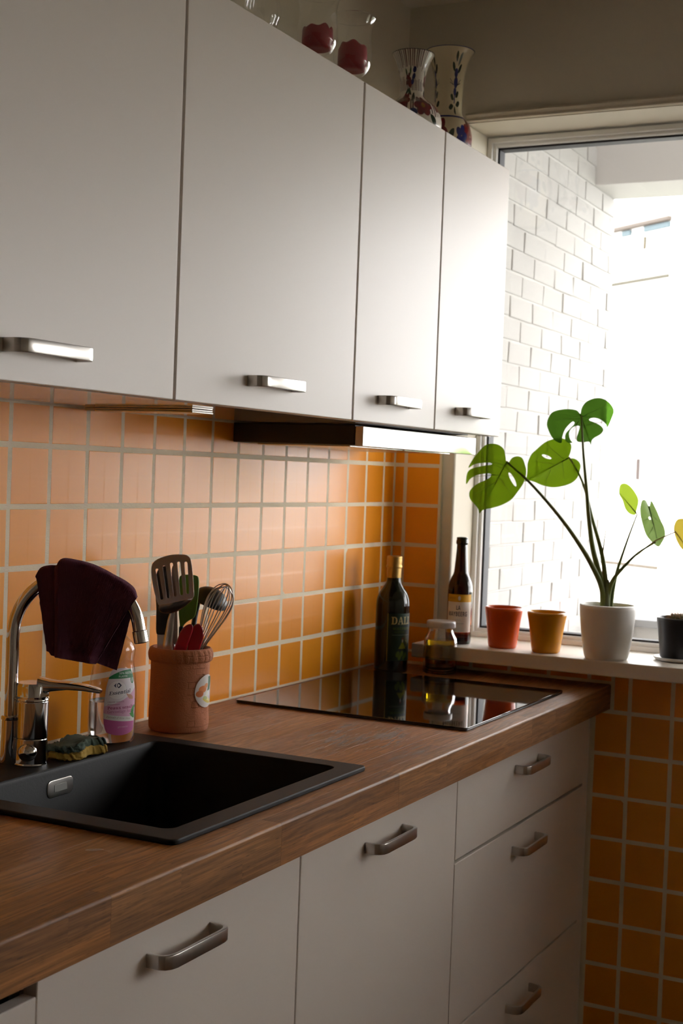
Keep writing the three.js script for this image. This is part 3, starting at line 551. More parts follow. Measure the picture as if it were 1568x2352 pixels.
// a thing drawn in a plane that faces the room: a to the right, b up, c towards the room
function facing(name, label, category, pos, group) { const t = thing(name, label, category, W(...pos), group); t.quaternion.setFromRotationMatrix(new THREE.Matrix4().makeBasis(camR, camU, camT)); return t; }
{
  const t = thing('utensil_crock', 'terracotta utensil crock with brick relief and an oval vegetable sticker, beside the sink', 'crock', W(...CR));
  const nz = noiser(77, 64);
  const g = lathe([[0, 0.0], [0.47, 0.0], [0.52, 0.02], [0.535, 0.08], [0.53, 0.5], [0.525, 1.1], [0.525, 1.24], [0.525, 1.24], [0.56, 1.26], [0.582, 1.32], [0.585, 1.40], [0.56, 1.465], [0.52, 1.49], [0.485, 1.48], [0.47, 1.42], [0.47, 0.7], [0.47, 0.12], [0.43, 0.07], [0, 0.07]], 128, 7);
  { // hand-pressed wall: rope marks on the rim, scored bricks in patches on the body
    const p = g.attributes.position;
    for (let i = 0; i < p.count; i++) {
      const x = p.getX(i) / P, y = p.getY(i) / P, z = p.getZ(i) / P, r = Math.hypot(x, z), a = Math.atan2(x, z); if (r < 0.5) continue;
      let d = (nz(a * 5 + 20, y * 6) - 0.5) * 0.016;
      if (y > 1.25) d += -0.014 * Math.max(0, Math.sin(a * 26 + y * 9)) ** 3;
      p.setXYZ(i, x * (1 + d / r) * P, y * P, z * (1 + d / r) * P);
    }
    g.computeVertexNormals();
  }
  const scored = dataTex(1024, 512, (u, v) => {
    const rows = 13, j = Math.floor(v * rows), fy = v * rows - j, cols = 22, x = u * cols + (j % 2) * 0.5, i = Math.floor(x), fx = x - i;
    const patch = nA(i * 0.61 + 5, j * 0.77 + 3) > 0.46 ? 1 : 0, joint = Math.min(fx, 1 - fx) < 0.05 || Math.min(fy, 1 - fy) < 0.07 ? 1 : 0;
    return 0.75 - 0.6 * joint * patch * (u > 0.88 || u < 0.22 ? 1 : 0.04) + 0.2 * (nC(u * 200, v * 120) - 0.5);
  });
  mesh('pot', g, std(lin(0.47, 0.175, 0.085), 0.9, { bumpMap: scored, bumpScale: 0.0022 }), t);
  const st = canvasTex(256, 384, (c, w, h) => {
    c.clearRect(0, 0, w, h); c.beginPath(); c.ellipse(128, 192, 122, 188, 0, 0, 7); c.fillStyle = '#d9d3cd'; c.fill(); c.save(); c.clip();
    const blob = (x, y, a, b, rot, col) => { c.fillStyle = col; c.beginPath(); c.ellipse(x, y, a, b, rot, 0, 7); c.fill(); };
    blob(80, 165, 42, 40, 0, '#d9803d'); blob(50, 215, 36, 38, 0, '#c96a2b'); blob(118, 130, 24, 30, 0.4, '#dd8a48');
    for (let k = 0; k < 9; k++) { c.strokeStyle = k % 3 ? '#2c5a36' : '#56805a'; c.lineWidth = 10; c.beginPath(); c.moveTo(138 + k * 3, 190); c.quadraticCurveTo(160 + k * 5, 110, 150 + k * 11, 30); c.stroke(); }
    for (let k = 0; k < 6; k++) { c.strokeStyle = '#dfe3cf'; c.lineWidth = 7; c.beginPath(); c.moveTo(135 + k * 6, 195); c.lineTo(112 + k * 8, 250); c.stroke(); }
    blob(185, 235, 44, 34, 0.5, '#dcd6dc'); blob(205, 275, 34, 28, 0, '#cfc8d0'); blob(165, 215, 22, 30, 0.3, '#e7e2e6');
    blob(135, 300, 62, 26, 0.55, '#d6c04a'); blob(150, 292, 48, 14, 0.55, '#eadf9a'); blob(112, 270, 30, 18, 0.5, '#b8c27d');
    c.restore();
  });
  const nu = 24, nv = 24, pos = [], uv = [], idx = [];
  for (let j = 0; j <= nv; j++) for (let i = 0; i <= nu; i++) { const a = 0.10 - 0.60 + 1.2 * i / nu, y = 0.44 + 0.60 * j / nv, r = 0.548; pos.push(Math.sin(a) * r, y, Math.cos(a) * r); uv.push(i / nu, j / nv); }
  for (let j = 0; j < nv; j++) for (let i = 0; i < nu; i++) { const a = j * (nu + 1) + i; idx.push(a, a + 1, a + nu + 1, a + 1, a + nu + 2, a + nu + 1); }
  const sg = new THREE.BufferGeometry(); sg.setAttribute('position', new THREE.Float32BufferAttribute(pos, 3)); sg.setAttribute('uv', new THREE.Float32BufferAttribute(uv, 2)); sg.setIndex(idx); sg.computeVertexNormals();
  mesh('sticker', S(sg), std(0xffffff, 0.35, { map: st, alphaTest: 0.5, side: THREE.DoubleSide }), t).userData.label = 'oval sticker showing leek, onions and pepper';
}
{ // slotted turner
  const t = facing('slotted_turner', 'steel slotted turner standing head up in front in the crock', 'turner', CR);
  const sh = polyShape([[-0.30, 2.24], [-0.36, 2.38], [-0.415, 2.60], [-0.452, 2.88], [-0.43, 2.985], [-0.37, 3.05], [-0.24, 3.11], [-0.10, 3.145], [0.04, 3.155], [0.18, 3.14], [0.245, 3.09], [0.27, 3.0], [0.30, 2.79], [0.315, 2.55], [0.31, 2.39], [0.16, 2.35], [0, 2.31], [-0.16, 2.275]], 90);
  for (const [a, b] of [[[-0.345, 2.875], [-0.258, 2.375]], [[-0.218, 2.93], [-0.138, 2.40]], [[-0.088, 2.98], [-0.017, 2.43]], [[0.042, 3.0], [0.098, 2.455]], [[0.172, 3.0], [0.208, 2.48]]]) {
    const p = new THREE.Path(), r = 0.03, d = [b[0] - a[0], b[1] - a[1]], l = Math.hypot(...d), n = [-d[1] / l, d[0] / l], ang = Math.atan2(n[1], n[0]);
    p.moveTo(a[0] + n[0] * r, a[1] + n[1] * r); p.lineTo(b[0] + n[0] * r, b[1] + n[1] * r); p.absarc(b[0], b[1], r, ang, ang - Math.PI, true); p.lineTo(a[0] - n[0] * r, a[1] - n[1] * r); p.absarc(a[0], a[1], r, ang - Math.PI, ang - 2 * Math.PI, true); sh.holes.push(p);
  }
  const blade = extrude(sh, 0.014, 0.003, 1, 6); bend(blade, (x, y, z) => [x, y, z + 0.30 - 0.10 * (y - 2.3) ** 2 + 0.06 * x]);
  mesh('blade', S(toCreasedNormals(blade, 0.6)), std(lin(0.46, 0.44, 0.42), 0.42, { metalness: 1 }), t);
  const sho = subdivide(extrude(polyShape([[-0.30, 2.24], [-0.16, 2.275], [0, 2.31], [0.16, 2.35], [0.31, 2.39], [0.30, 2.36], [0.2, 2.26], [0.06, 2.16], [-0.02, 2.12], [-0.13, 2.10], [-0.28, 2.13]], 44), 0.014, 0.003, 1), 1); bend(sho, (x, y, z) => [x, y, z + 0.31 - 0.32 * Math.max(0, 2.27 + x * 0.24 - y) ** 0.9]);
  mesh('shoulder', S(toCreasedNormals(sho, 0.7)), M.steel, t);
  mesh('handle', S(tube([[-0.06, 2.16, 0.22], [-0.10, 2.0, 0.22], [-0.13, 1.78, 0.22], [-0.16, 1.5, 0.2], [-0.14, 0.9, 0.1], [-0.06, 0.16, 0.0]], (k) => 0.045 + 0.05 * Math.sin(Math.min(1, k * 2.2) * Math.PI * 0.5), 30, 12).scale(1, 1, 0.35).translate(0, 0, 0.14)), M.steel, t);
}
{ // black handle with a broad steel blade below, behind the turner
  const t = facing('cake_server', 'wide black handle of a steel utensil behind the slotted turner', 'utensil', CR);
  mesh('handle', S(toCreasedNormals(extrude(polyShape([[-0.37, 2.84], [-0.31, 2.91], [-0.22, 2.945], [-0.16, 2.90], [-0.155, 2.65], [-0.135, 2.1], [-0.135, 1.74], [-0.15, 1.72], [-0.37, 1.71], [-0.385, 1.74], [-0.385, 2.2], [-0.40, 2.52]], 60), 0.07, 0.02, 2).translate(0, 0, 0.02), 0.6)), M.black, t);
  mesh('blade', S(toCreasedNormals(extrude(polyShape([[-0.37, 1.72], [-0.14, 1.72], [-0.12, 1.4], [-0.06, 0.6], [-0.12, 0.14], [-0.22, 0.14], [-0.32, 0.7], [-0.37, 1.3]]), 0.016, 0.004, 1).translate(0, 0, 0.05), 0.6)), M.steel, t);
  const k = facing('table_knife', 'thin steel knife, its tip showing through the slots of the turner', 'knife', CR);
  mesh('blade', S(toCreasedNormals(extrude(polyShape([[-0.10, 2.95], [-0.06, 2.90], [-0.02, 2.70], [-0.02, 2.3], [-0.05, 1.5], [-0.15, 1.5], [-0.12, 2.4]], 40), 0.014, 0.004, 1).translate(0, 0, -0.02), 0.6)), std(lin(0.35, 0.27, 0.22), 0.3, { metalness: 1 }), k);
  mesh('handle', S(tube([[-0.10, 1.52, -0.013], [-0.07, 1.0, -0.013], [0.0, 0.16, -0.01]], (q) => 0.045 + 0.01 * q, 16, 10)), M.steel, k);
}
{ // green turner
  const t = facing('green_spatula', 'bright green silicone spatula behind the slotted turner', 'spatula', CR);
  const g = extrude(polyShape([[0.035, 1.86], [0.015, 2.1], [0.02, 2.5], [0.03, 2.74], [0.07, 2.775], [0.29, 2.775], [0.36, 2.75], [0.38, 2.69], [0.37, 2.44], [0.345, 2.21], [0.30, 2.02], [0.20, 1.955], [0.13, 1.90], [0.085, 1.83], [0.055, 1.70], [0.04, 1.70]], 90), 0.05, 0.018, 3);
  mesh('blade', S(toCreasedNormals(g.translate(0, 0, 0.0), 0.6)), std(lin(0.115, 0.24, 0.012), 0.45), t);
  mesh('handle', S(tube([[0.06, 1.82, 0.025], [0.05, 1.5, 0.02], [0.02, 0.8, 0.02], [0.0, 0.16, 0.0]], 0.045, 20, 12)), M.black, t);
}
{ // ladle
  const t = facing('soup_ladle', 'black plastic soup ladle, its bowl behind the whisk', 'ladle', CR);
  const bowl = lathe([[0, -0.24], [0.12, -0.225], [0.22, -0.17], [0.285, -0.08], [0.30, 0.0], [0.30, 0.0], [0.29, 0.012], [0.275, 0.0], [0.275, 0.0], [0.26, -0.07], [0.20, -0.15], [0.11, -0.2], [0, -0.215]], 48, 4);
  const b = mesh('bowl', bowl, M.black, t); b.position.set(0.51 * P, 2.25 * P, -0.58 * P); b.rotation.set(-2.95, 0.0, 0.42); b.scale.setScalar(1.12);
  mesh('handle', S(tube([[0.30, 2.24, -0.52], [0.25, 1.95, -0.46], [0.21, 1.5, -0.36], [0.12, 0.8, -0.26], [0.06, 0.16, -0.2]], 0.05, 24, 12)), M.black, t);
}
{ // red tongs
  const t = facing('red_tongs', 'shiny red plastic tongs with two rounded tips, low in the crock', 'tongs', CR);
  const arm = (pts, z) => toCreasedNormals(extrude(polyShape(pts, 70), 0.075, 0.03, 4).translate(0, 0, z), 0.8);
  const red = std(lin(0.42, 0.008, 0.02), 0.2);
  mesh('arm', S(arm([[-0.06, 1.4], [0.0, 1.62], [0.08, 1.80], [0.17, 1.885], [0.26, 1.90], [0.29, 1.83], [0.24, 1.66], [0.16, 1.40], [0.14, 0.5], [0.04, 0.5]], 0.10)), red, t);
  mesh('arm', S(arm([[0.17, 1.4], [0.22, 1.66], [0.29, 1.86], [0.36, 1.905], [0.43, 1.86], [0.465, 1.74], [0.46, 1.62], [0.40, 1.45], [0.26, 0.5], [0.15, 0.5]], 0.02)), red, t);
}
{ // balloon whisk
  const t = facing('balloon_whisk', 'steel balloon whisk leaning to the right out of the crock', 'whisk', CR);
  const base = new THREE.Vector3(0.25, 1.18, -0.13), tip = new THREE.Vector3(0.88, 2.57, 0.04), ax = tip.clone().sub(base), len = ax.length(); ax.normalize();
  const e1 = new THREE.Vector3(ax.y, -ax.x, 0).normalize(), e2 = ax.clone().cross(e1), n = 6;
  const prof = [[0, 0.035], [0.2, 0.07], [0.45, 0.15], [0.68, 0.225], [0.84, 0.235], [0.94, 0.17], [1.0, 0.05]];
  for (let k = 0; k < n; k++) {
    const a = k / n * Math.PI + 0.2, d = e1.clone().multiplyScalar(Math.cos(a)).addScaledVector(e2, Math.sin(a)), off = (k - 2.5) * 0.012;
    const side = (s) => prof.map(([f, r]) => base.clone().addScaledVector(ax, f * len + off * f).addScaledVector(d, s * r));
    mesh('wire', S(tube([...side(1), ...side(-1).reverse()], 0.0105, 72, 7)), M.nickel, t);
  }
  mesh('handle', S(tube([base.clone().addScaledVector(ax, 0.06).toArray(), base.toArray(), [0.19, 0.8, -0.14], [0.14, 0.16, -0.12]], (k) => 0.04 + 0.022 * k, 20, 14)), M.steel, t);
}

// ---------------------------------------------------------------- bottles and jar in the corner
// a printed band round a bottle: angles in radians about +z, heights and radius in tile units
function band(r, y0, y1, a0, a1, nu = 32, rTop = r) {
  const pos = [], uv = [], idx = [];
  for (let j = 0; j <= 1; j++) for (let i = 0; i <= nu; i++) { const a = a0 + (a1 - a0) * i / nu, rr = j ? rTop : r; pos.push(Math.sin(a) * rr, j ? y1 : y0, Math.cos(a) * rr); uv.push(i / nu, j); }
  for (let i = 0; i < nu; i++) idx.push(i, i + 1, nu + 1 + i, i + 1, nu + 2 + i, nu + 1 + i);
  const g = new THREE.BufferGeometry(); g.setAttribute('position', new THREE.Float32BufferAttribute(pos, 3)); g.setAttribute('uv', new THREE.Float32BufferAttribute(uv, 2)); g.setIndex(idx); g.computeVertexNormals(); return S(g);
}
const TOCAM = -1.10;                       // angle about y, from +z, of the direction to the camera here
{
  const t = thing('oil_bottle', 'dark green glass oil bottle with gold cap and green label in the tiled corner', 'bottle', W(13.02, WTOPY, 0.84));
  const glass = phys({ color: lin(0.006, 0.009, 0.004), roughness: 0.06, ior: 1.5 });
  mesh('bottle', lathe([[0, 0], [0.37, 0], [0.40, 0.03], [0.405, 0.08], [0.405, 0.08], [0.405, 1.60], [0.405, 1.60], [0.39, 1.75], [0.33, 1.92], [0.24, 2.05], [0.185, 2.15], [0.165, 2.28], [0.16, 2.40], [0.16, 2.40], [0.16, 2.50], [0, 2.50]], 56, 5), glass, t).userData.label = 'near black green glass bottle';
  const gold = std(lin(0.50, 0.31, 0.09), 0.32, { metalness: 0.7, bumpMap: rep(fine, 4, 1), bumpScale: 0.0002 });
  mesh('neck_foil', lathe([[0.168, 2.26], [0.172, 2.28], [0.175, 2.49], [0.175, 2.49], [0.165, 2.50]], 40), gold, t).userData.label = 'gold neck foil';
  mesh('cap', lathe([[0, 2.50], [0.19, 2.50], [0.19, 2.50], [0.195, 2.52], [0.19, 2.56], [0.175, 2.575], [0.185, 2.60], [0.185, 2.70], [0.175, 2.715], [0.185, 2.73], [0.18, 2.77], [0.16, 2.785], [0, 2.785]], 40), gold, t).userData.label = 'gold screw cap';
  const lab = canvasTex(640, 768, (c, w, h) => {
    c.fillStyle = '#0f3320'; c.fillRect(0, 0, w, h); c.fillStyle = '#96812f'; c.fillRect(0, 0, 14, h); c.fillRect(w - 14, 0, 14, h);
    word(c, 'DALI', 70, 175, 170, '#c9bb84', 'serif', 'bold');
    word(c, 'HUILE D\u2019OLIVE', 110, 262, 50, '#5c7a1c', 'serif', 'bold'); word(c, 'OLIJFOLIE', 140, 312, 42, '#4f6b18', 'serif');
    c.fillStyle = '#8aa08c'; c.fillRect(90, 345, 460, 5);
    c.fillStyle = '#8a2f22'; c.fillRect(306, 395, 28, 26); c.fillStyle = '#c9c9b6'; c.fillRect(304, 420, 32, 46);
    c.fillStyle = '#7f8f1d'; c.beginPath(); c.moveTo(304, 466); c.quadraticCurveTo(280, 500, 232, 570); c.lineTo(408, 570); c.quadraticCurveTo(360, 500, 336, 466); c.fill(); c.strokeStyle = '#93a596'; c.lineWidth = 9; c.beginPath(); c.arc(395, 490, 50, -1.4, 1.3); c.stroke();
    for (const [x, y, r] of [[220, 660, 38], [310, 650, 36], [400, 675, 36], [260, 710, 34], [360, 715, 30]]) { c.fillStyle = '#55741d'; c.beginPath(); c.ellipse(x, y, r, r * 1.4, 0.4, 0, 7); c.fill(); }
  });
  mesh('label', band(0.409, 0.30, 1.43, TOCAM - 0.32, TOCAM + 1.62), std(0xffffff, 0.45, { map: lab }), t).userData.label = 'dark green printed label';
}
{
  const t = thing('beer_bottle', 'brown glass beer bottle with white and yellow label on the window sill', 'bottle', W(14.37, SILL, 2.02));
  const amber = phys({ color: lin(0.55, 0.24, 0.06), roughness: 0.02, transmission: 1, thickness: 0.02, ior: 1.5, attenuationColor: lin(0.30, 0.08, 0.008), attenuationDistance: 0.0018 });
  mesh('bottle', lathe([[0, 0], [0.27, 0], [0.298, 0.03], [0.302, 0.08], [0.302, 0.08], [0.302, 1.28], [0.302, 1.28], [0.29, 1.42], [0.235, 1.60], [0.18, 1.72], [0.155, 1.95], [0.135, 2.2], [0.122, 2.42], [0.122, 2.42], [0.142, 2.44], [0.142, 2.53], [0.132, 2.55], [0.138, 2.59], [0.12, 2.606], [0.09, 2.606], [0.09, 2.606], [0.09, 2.42], [0.105, 2.2], [0.125, 1.95], [0.15, 1.72], [0.20, 1.60], [0.258, 1.42], [0.27, 1.28], [0.27, 1.28], [0.27, 0.12], [0.2, 0.09], [0, 0.11]], 56, 4), amber, t).userData.label = 'brown glass bottle';
  const lab = canvasTex(768, 640, (c, w, h) => {
    c.fillStyle = '#e9e2d4'; c.fillRect(0, 0, w, h); c.fillStyle = '#d9a313'; c.fillRect(0, 0, w, 128);
    word(c, 'BRASSERIE', 60, 80, 44, '#b9870f', 'sans-serif', 'bold'); c.fillStyle = '#e9e2d4'; c.beginPath(); for (let k = 0; k < 16; k++) { const a = k / 16 * 6.283, r = k % 2 ? 34 : 44; c.lineTo(384 + Math.cos(a) * r, 64 + Math.sin(a) * r); } c.fill();
    word(c, 'LA', w / 2 - 25, 262, 104, '#3b3a44', 'sans-serif', 'bold', 'center'); word(c, 'MAYBEERG', w / 2 - 45, 368, 108, '#3b3a44', 'sans-serif', 'bold', 'center');
    c.fillStyle = '#b3aca0'; c.fillRect(290, 430, 150, 5); c.fillRect(210, 490, 320, 7); c.fillStyle = '#d9a313'; c.beginPath(); c.arc(130, 600, 110, 0, 7); c.fill();
  });
  mesh('label', band(0.3055, 0.30, 1.22, TOCAM - 1.25, TOCAM + 1.0), std(0xffffff, 0.6, { map: lab }), t).userData.label = 'white paper label with yellow band';
}
{
  const t = thing('glass_jar', 'glass jar with white lid, half full of golden oil, beside the hob', 'jar', W(13.63, WTOPY, 1.86));
  mesh('jar', lathe([[0, 0], [0.36, 0], [0.40, 0.03], [0.405, 0.1], [0.405, 0.72], [0.395, 0.82], [0.35, 0.92], [0.315, 0.98], [0.31, 1.10], [0.31, 1.15], [0.27, 1.15], [0.27, 1.15], [0.27, 1.0], [0.30, 0.92], [0.355, 0.82], [0.372, 0.72], [0.372, 0.1], [0.34, 0.06], [0, 0.06]], 56, 4), M.glass, t).userData.label = 'clear glass jar';
  const oil = (c, d) => phys({ color: 0xffffff, roughness: 0.02, transmission: 1, thickness: 0.06, ior: 1.46, attenuationColor: c, attenuationDistance: d * 7 });
  mesh('oil', lathe([[0, 0.372], [0.368, 0.372], [0.368, 0.372], [0.368, 0.72], [0.356, 0.80], [0.356, 0.80], [0, 0.80]], 48), oil(lin(0.60, 0.42, 0.012), 0.0085), t).userData.label = 'golden oil';
  mesh('sediment', lathe([[0, 0.07], [0.33, 0.07], [0.364, 0.11], [0.368, 0.16], [0.368, 0.37], [0.368, 0.37], [0, 0.37]], 48), oil(lin(0.35, 0.10, 0.008), 0.0085), t).userData.label = 'brown layer at the bottom';
  mesh('lid', lathe([[0, 1.155], [0.325, 1.155], [0.325, 1.10], [0.325, 1.10], [0.345, 1.095], [0.352, 1.11], [0.35, 1.20], [0.352, 1.225], [0.335, 1.255], [0.29, 1.262], [0.28, 1.252], [0, 1.256]], 56), std(lin(0.74, 0.74, 0.76), 0.3), t).userData.label = 'white metal lid';
}

// ---------------------------------------------------------------- pots on the sill
function pot(t, r0, r1, h, mat, wall = 0.035, bulge = 0) {
  const prof = [[0, 0], [r0 - 0.02, 0], [r0, 0.02], [r0 + (r1 - r0) * 0.33 + bulge, h * 0.33], [r0 + (r1 - r0) * 0.66 + bulge, h * 0.66], [r1, h - 0.02], [r1 - 0.012, h], [r1 - wall, h - 0.004], [r1 - wall - 0.01, h - 0.05], [r0 - wall, 0.08], [r0 - wall - 0.03, 0.05], [0, 0.05]];
  return mesh('pot', lathe(prof, 64, 4), mat, t);
}
const glaze = (r, g, b, rough = 0.25) => phys({ color: lin(r, g, b), roughness: rough, specularIntensity: 0.7 });
pot(thing('flower_pot', 'empty orange-red glazed flower pot on the sill next to the beer bottle', 'pot', W(14.36, SILL, 3.17), 'small empty pots on the sill'), 0.335, 0.455, 0.99, glaze(0.60, 0.085, 0.008));
pot(thing('flower_pot', 'empty mustard yellow glazed flower pot on the sill beside the white pot', 'pot', W(14.22, SILL, 4.31), 'small empty pots on the sill'), 0.325, 0.465, 0.97, glaze(0.60, 0.25, 0.006));
const POT = [14.1, SILL, 5.806];
{
  const t = facing('potted_monstera', 'young monstera with split leaves in a white pot on the window sill', 'potted plant', POT);
  const inner = t;
  const p = pot(inner, 0.49, 0.645, 1.27, std(lin(0.84, 0.82, 0.79), 0.5), 0.045, 0.025); p.quaternion.copy(t.quaternion).invert(); p.userData.label = 'plain white pot';
  const soil = mesh('soil', lathe([[0, 1.16], [0.3, 1.165], [0.585, 1.15], [0.585, 1.0], [0, 1.0]], 40, 4), std(lin(0.05, 0.035, 0.022), 1, { bumpMap: rep(fine, 6, 6), bumpScale: 0.004 }), inner); soil.quaternion.copy(p.quaternion);
  const leafM = (r, g, b) => phys({ color: lin(r, g, b), roughness: 0.42, transmission: 0.42, thickness: 0, specularIntensity: 0.6, side: THREE.DoubleSide });
  const stemM = std(lin(0.16, 0.20, 0.035), 0.5), dry = std(lin(0.40, 0.26, 0.08), 0.7);
  // outline, holes, veins (from the stalk's end), depth of the leaf and how it tilts and cups
  function leaf(out, holes, mid, veins, mat, c0, tilt, cup, vein) {
    const sh = polyShape(out, 150);
    for (const [[x0, y0], [x1, y1], w] of holes) { const e = new THREE.Path(), l = Math.hypot(x1 - x0, y1 - y0); e.absellipse((x0 + x1) / 2, (y0 + y1) / 2, l / 2, w / 2, 0, Math.PI * 2, true, Math.atan2(y1 - y0, x1 - x0)); sh.holes.push(e); }
    const g = subdivide(new THREE.ShapeGeometry(sh, 8), 2), [mx, my] = mid[0], [ex, ey] = mid[1], ml = Math.hypot(ex - mx, ey - my), dx = (ex - mx) / ml, dy = (ey - my) / ml;
    const depth = (x, y) => { const u = (x - mx) * dx + (y - my) * dy, v = (x - mx) * -dy + (y - my) * dx; return c0 + tilt[0] * (x - mx) + tilt[1] * (y - my) + cup * v * v - 0.10 * Math.exp(-Math.abs(v) * 9) - 0.12 * u * u; };
    bend(g, (x, y) => [x, y, depth(x, y)]);
    const uv = new Float32Array(g.attributes.position.count * 2); g.setAttribute('uv', new THREE.BufferAttribute(uv, 2));
    const m = mesh('leaf', S(g), mat, inner);
    const rib = (a, b, r) => tube([0, 0.33, 0.66, 1].map((f) => { const x = a[0] + (b[0] - a[0]) * f, y = a[1] + (b[1] - a[1]) * f; return [x, y, depth(x, y) + 0.004]; }), (k) => r * (1 - 0.75 * k), 12, 6);
    mesh('leaf_vein', S(merge([rib(mid[0], mid[1], 0.016), ...veins.map(([a, b]) => rib(a, b, 0.007))])), vein, m);
  }
  const bright = leafM(0.205, 0.36, 0.008), deep = leafM(0.075, 0.20, 0.016), grey = leafM(0.10, 0.155, 0.04), pale = leafM(0.22, 0.31, 0.025), yellow = leafM(0.30, 0.235, 0.03);
  const v1 = std(lin(0.19, 0.27, 0.03), 0.5), v2 = std(lin(0.08, 0.16, 0.02), 0.5);
  leaf([[-2.33, 4.54], [-2.36, 4.68], [-2.4, 4.83], [-2.52, 4.93], [-2.7, 4.96], [-2.84, 4.91], [-2.96, 4.78], [-3.09, 4.61], [-3.19, 4.41], [-3.06, 4.49], [-2.89, 4.52], [-2.68, 4.52], [-2.65, 4.49], [-2.89, 4.45], [-3.14, 4.38], [-3.21, 4.3], [-3.23, 4.03], [-3.15, 4.15], [-3.01, 4.24], [-2.8, 4.28], [-2.68, 4.27], [-2.69, 4.2], [-2.8, 4.13], [-2.99, 4.04], [-3.13, 3.91], [-3.16, 3.81], [-3.13, 3.69], [-3.02, 3.56], [-2.94, 3.46], [-2.9, 3.35], [-2.85, 3.43], [-2.62, 3.49], [-2.41, 3.56], [-2.21, 3.68], [-2.07, 3.86], [-1.94, 4.07], [-1.89, 4.3], [-1.92, 4.47], [-1.99, 4.63], [-2.09, 4.67], [-2.21, 4.63], [-2.29, 4.52]],
    [[[-2.28, 4.30], [-2.11, 3.98], 0.085]], [[-2.32, 4.54], [-2.9, 3.4]], [[[-2.36, 4.46], [-2.9, 4.62]], [[-2.46, 4.26], [-3.15, 4.2]], [[-2.36, 4.46], [-2.05, 4.1]], [[-2.55, 4.09], [-3.05, 3.8]], [[-2.5, 4.19], [-2.2, 3.8]]], bright, 0.35, [0.16, 0.12], -0.10, v1);
  leaf([[-0.8, 4.66], [-0.77, 4.78], [-0.75, 4.95], [-0.82, 5.05], [-0.99, 5.12], [-1.16, 5.1], [-1.36, 5.02], [-1.55, 4.86], [-1.67, 4.74], [-1.75, 4.54], [-1.76, 4.34], [-1.78, 4.17], [-1.82, 4.11], [-1.7, 4.13], [-1.6, 4.1], [-1.43, 4.02], [-1.19, 3.97], [-0.96, 4.0], [-0.75, 4.08], [-0.63, 4.2], [-0.57, 4.37], [-0.55, 4.47], [-0.58, 4.56], [-0.68, 4.64]],
    [[[-1.43, 4.73], [-1.21, 4.64], 0.075]], [[-0.8, 4.66], [-1.8, 4.12]], [[[-0.9, 4.6], [-1.3, 4.95]], [[-1.1, 4.5], [-1.62, 4.6]], [[-0.95, 4.57], [-0.95, 4.15]], [[-1.2, 4.44], [-1.35, 4.1]]], bright, -0.25, [0.1, -0.15], 0.10, v1);
  leaf([[-0.62, 5.65], [-0.61, 5.76], [-0.55, 5.88], [-0.41, 5.97], [-0.19, 6.0], [-0.01, 5.93], [0.11, 5.81], [0.15, 5.71], [0.11, 5.56], [0.06, 5.42], [0.01, 5.33], [-0.02, 5.41], [-0.14, 5.51], [-0.31, 5.56], [-0.41, 5.54], [-0.43, 5.51], [-0.31, 5.46], [-0.14, 5.38], [-0.07, 5.29], [-0.12, 5.2], [-0.31, 5.07], [-0.32, 4.93], [-0.36, 5.02], [-0.51, 5.01], [-0.67, 5.03], [-0.68, 5.12], [-0.65, 5.25], [-0.63, 5.37], [-0.7, 5.38], [-0.82, 5.32], [-0.87, 5.2], [-0.82, 5.05], [-0.77, 5.0], [-0.89, 5.0], [-0.94, 5.05], [-0.95, 5.19], [-0.85, 5.32], [-0.75, 5.44], [-0.79, 5.48], [-0.85, 5.44], [-0.97, 5.29], [-1.02, 5.12], [-1.03, 4.99], [-1.16, 5.03], [-1.26, 5.13], [-1.35, 5.29], [-1.39, 5.42], [-1.36, 5.56], [-1.28, 5.68], [-1.09, 5.74], [-0.85, 5.75], [-0.7, 5.72]],
    [], [[-0.62, 5.63], [-0.33, 4.97]], [[[-0.58, 5.58], [-0.05, 5.85]], [[-0.62, 5.55], [-1.25, 5.5]], [[-0.5, 5.4], [0.05, 5.5]], [[-0.66, 5.48], [-0.9, 5.08]]], deep, 0.28, [-0.05, 0.35], -0.12, v2);
  leaf([[0.75, 3.46], [0.72, 3.33], [0.59, 3.35], [0.49, 3.46], [0.43, 3.66], [0.36, 3.82], [0.38, 4.03], [0.45, 4.06], [0.54, 4.03], [0.66, 3.9], [0.77, 3.68]], [], [[0.75, 3.36], [0.37, 3.83]], [], pale, -0.1, [0.2, 0.1], 0.2, v1);
  leaf([[0.98, 3.53], [1.01, 3.65], [1.13, 3.49], [1.28, 3.22], [1.4, 3.02], [1.44, 2.85], [1.38, 2.68], [1.31, 2.58], [1.11, 2.69], [0.94, 2.86], [0.82, 3.12], [0.75, 3.35], [0.74, 3.52], [0.79, 3.67], [0.88, 3.66]], [[[0.98, 3.28], [1.03, 3.22], 0.05]], [[0.97, 3.52], [1.31, 2.6]], [[[1.0, 3.4], [1.3, 3.1]], [[1.05, 3.25], [0.85, 3.2]], [[1.12, 3.06], [1.0, 2.85]]], grey, 0.2, [-0.45, 0.25], -0.35, v2);
  leaf([[1.6, 2.93], [1.6, 3.1], [1.66, 3.22], [1.78, 3.24], [1.93, 3.18], [2.03, 2.98], [1.96, 2.64], [1.86, 2.47], [1.76, 2.54], [1.67, 2.68], [1.62, 2.81]], [], [[1.62, 2.95], [1.9, 2.55]], [], yellow, 0.0, [0.3, 0], 0.2, dry);
  const stalk = (pts, r0, r1, mat = stemM) => mesh('petiole', S(tube(pts, (k) => 1.35 * (r0 + (r1 - r0) * k ** 1.3), 40, 9)), mat, inner);
  stalk([[-2.32, 4.54, 0.28], [-1.84, 4.1, 0.34], [-1.09, 3.25, 0.30], [-0.58, 2.54, 0.22], [-0.28, 2.03, 0.14], [-0.12, 1.69, 0.06], [-0.03, 1.12, 0.02]], 0.018, 0.055);
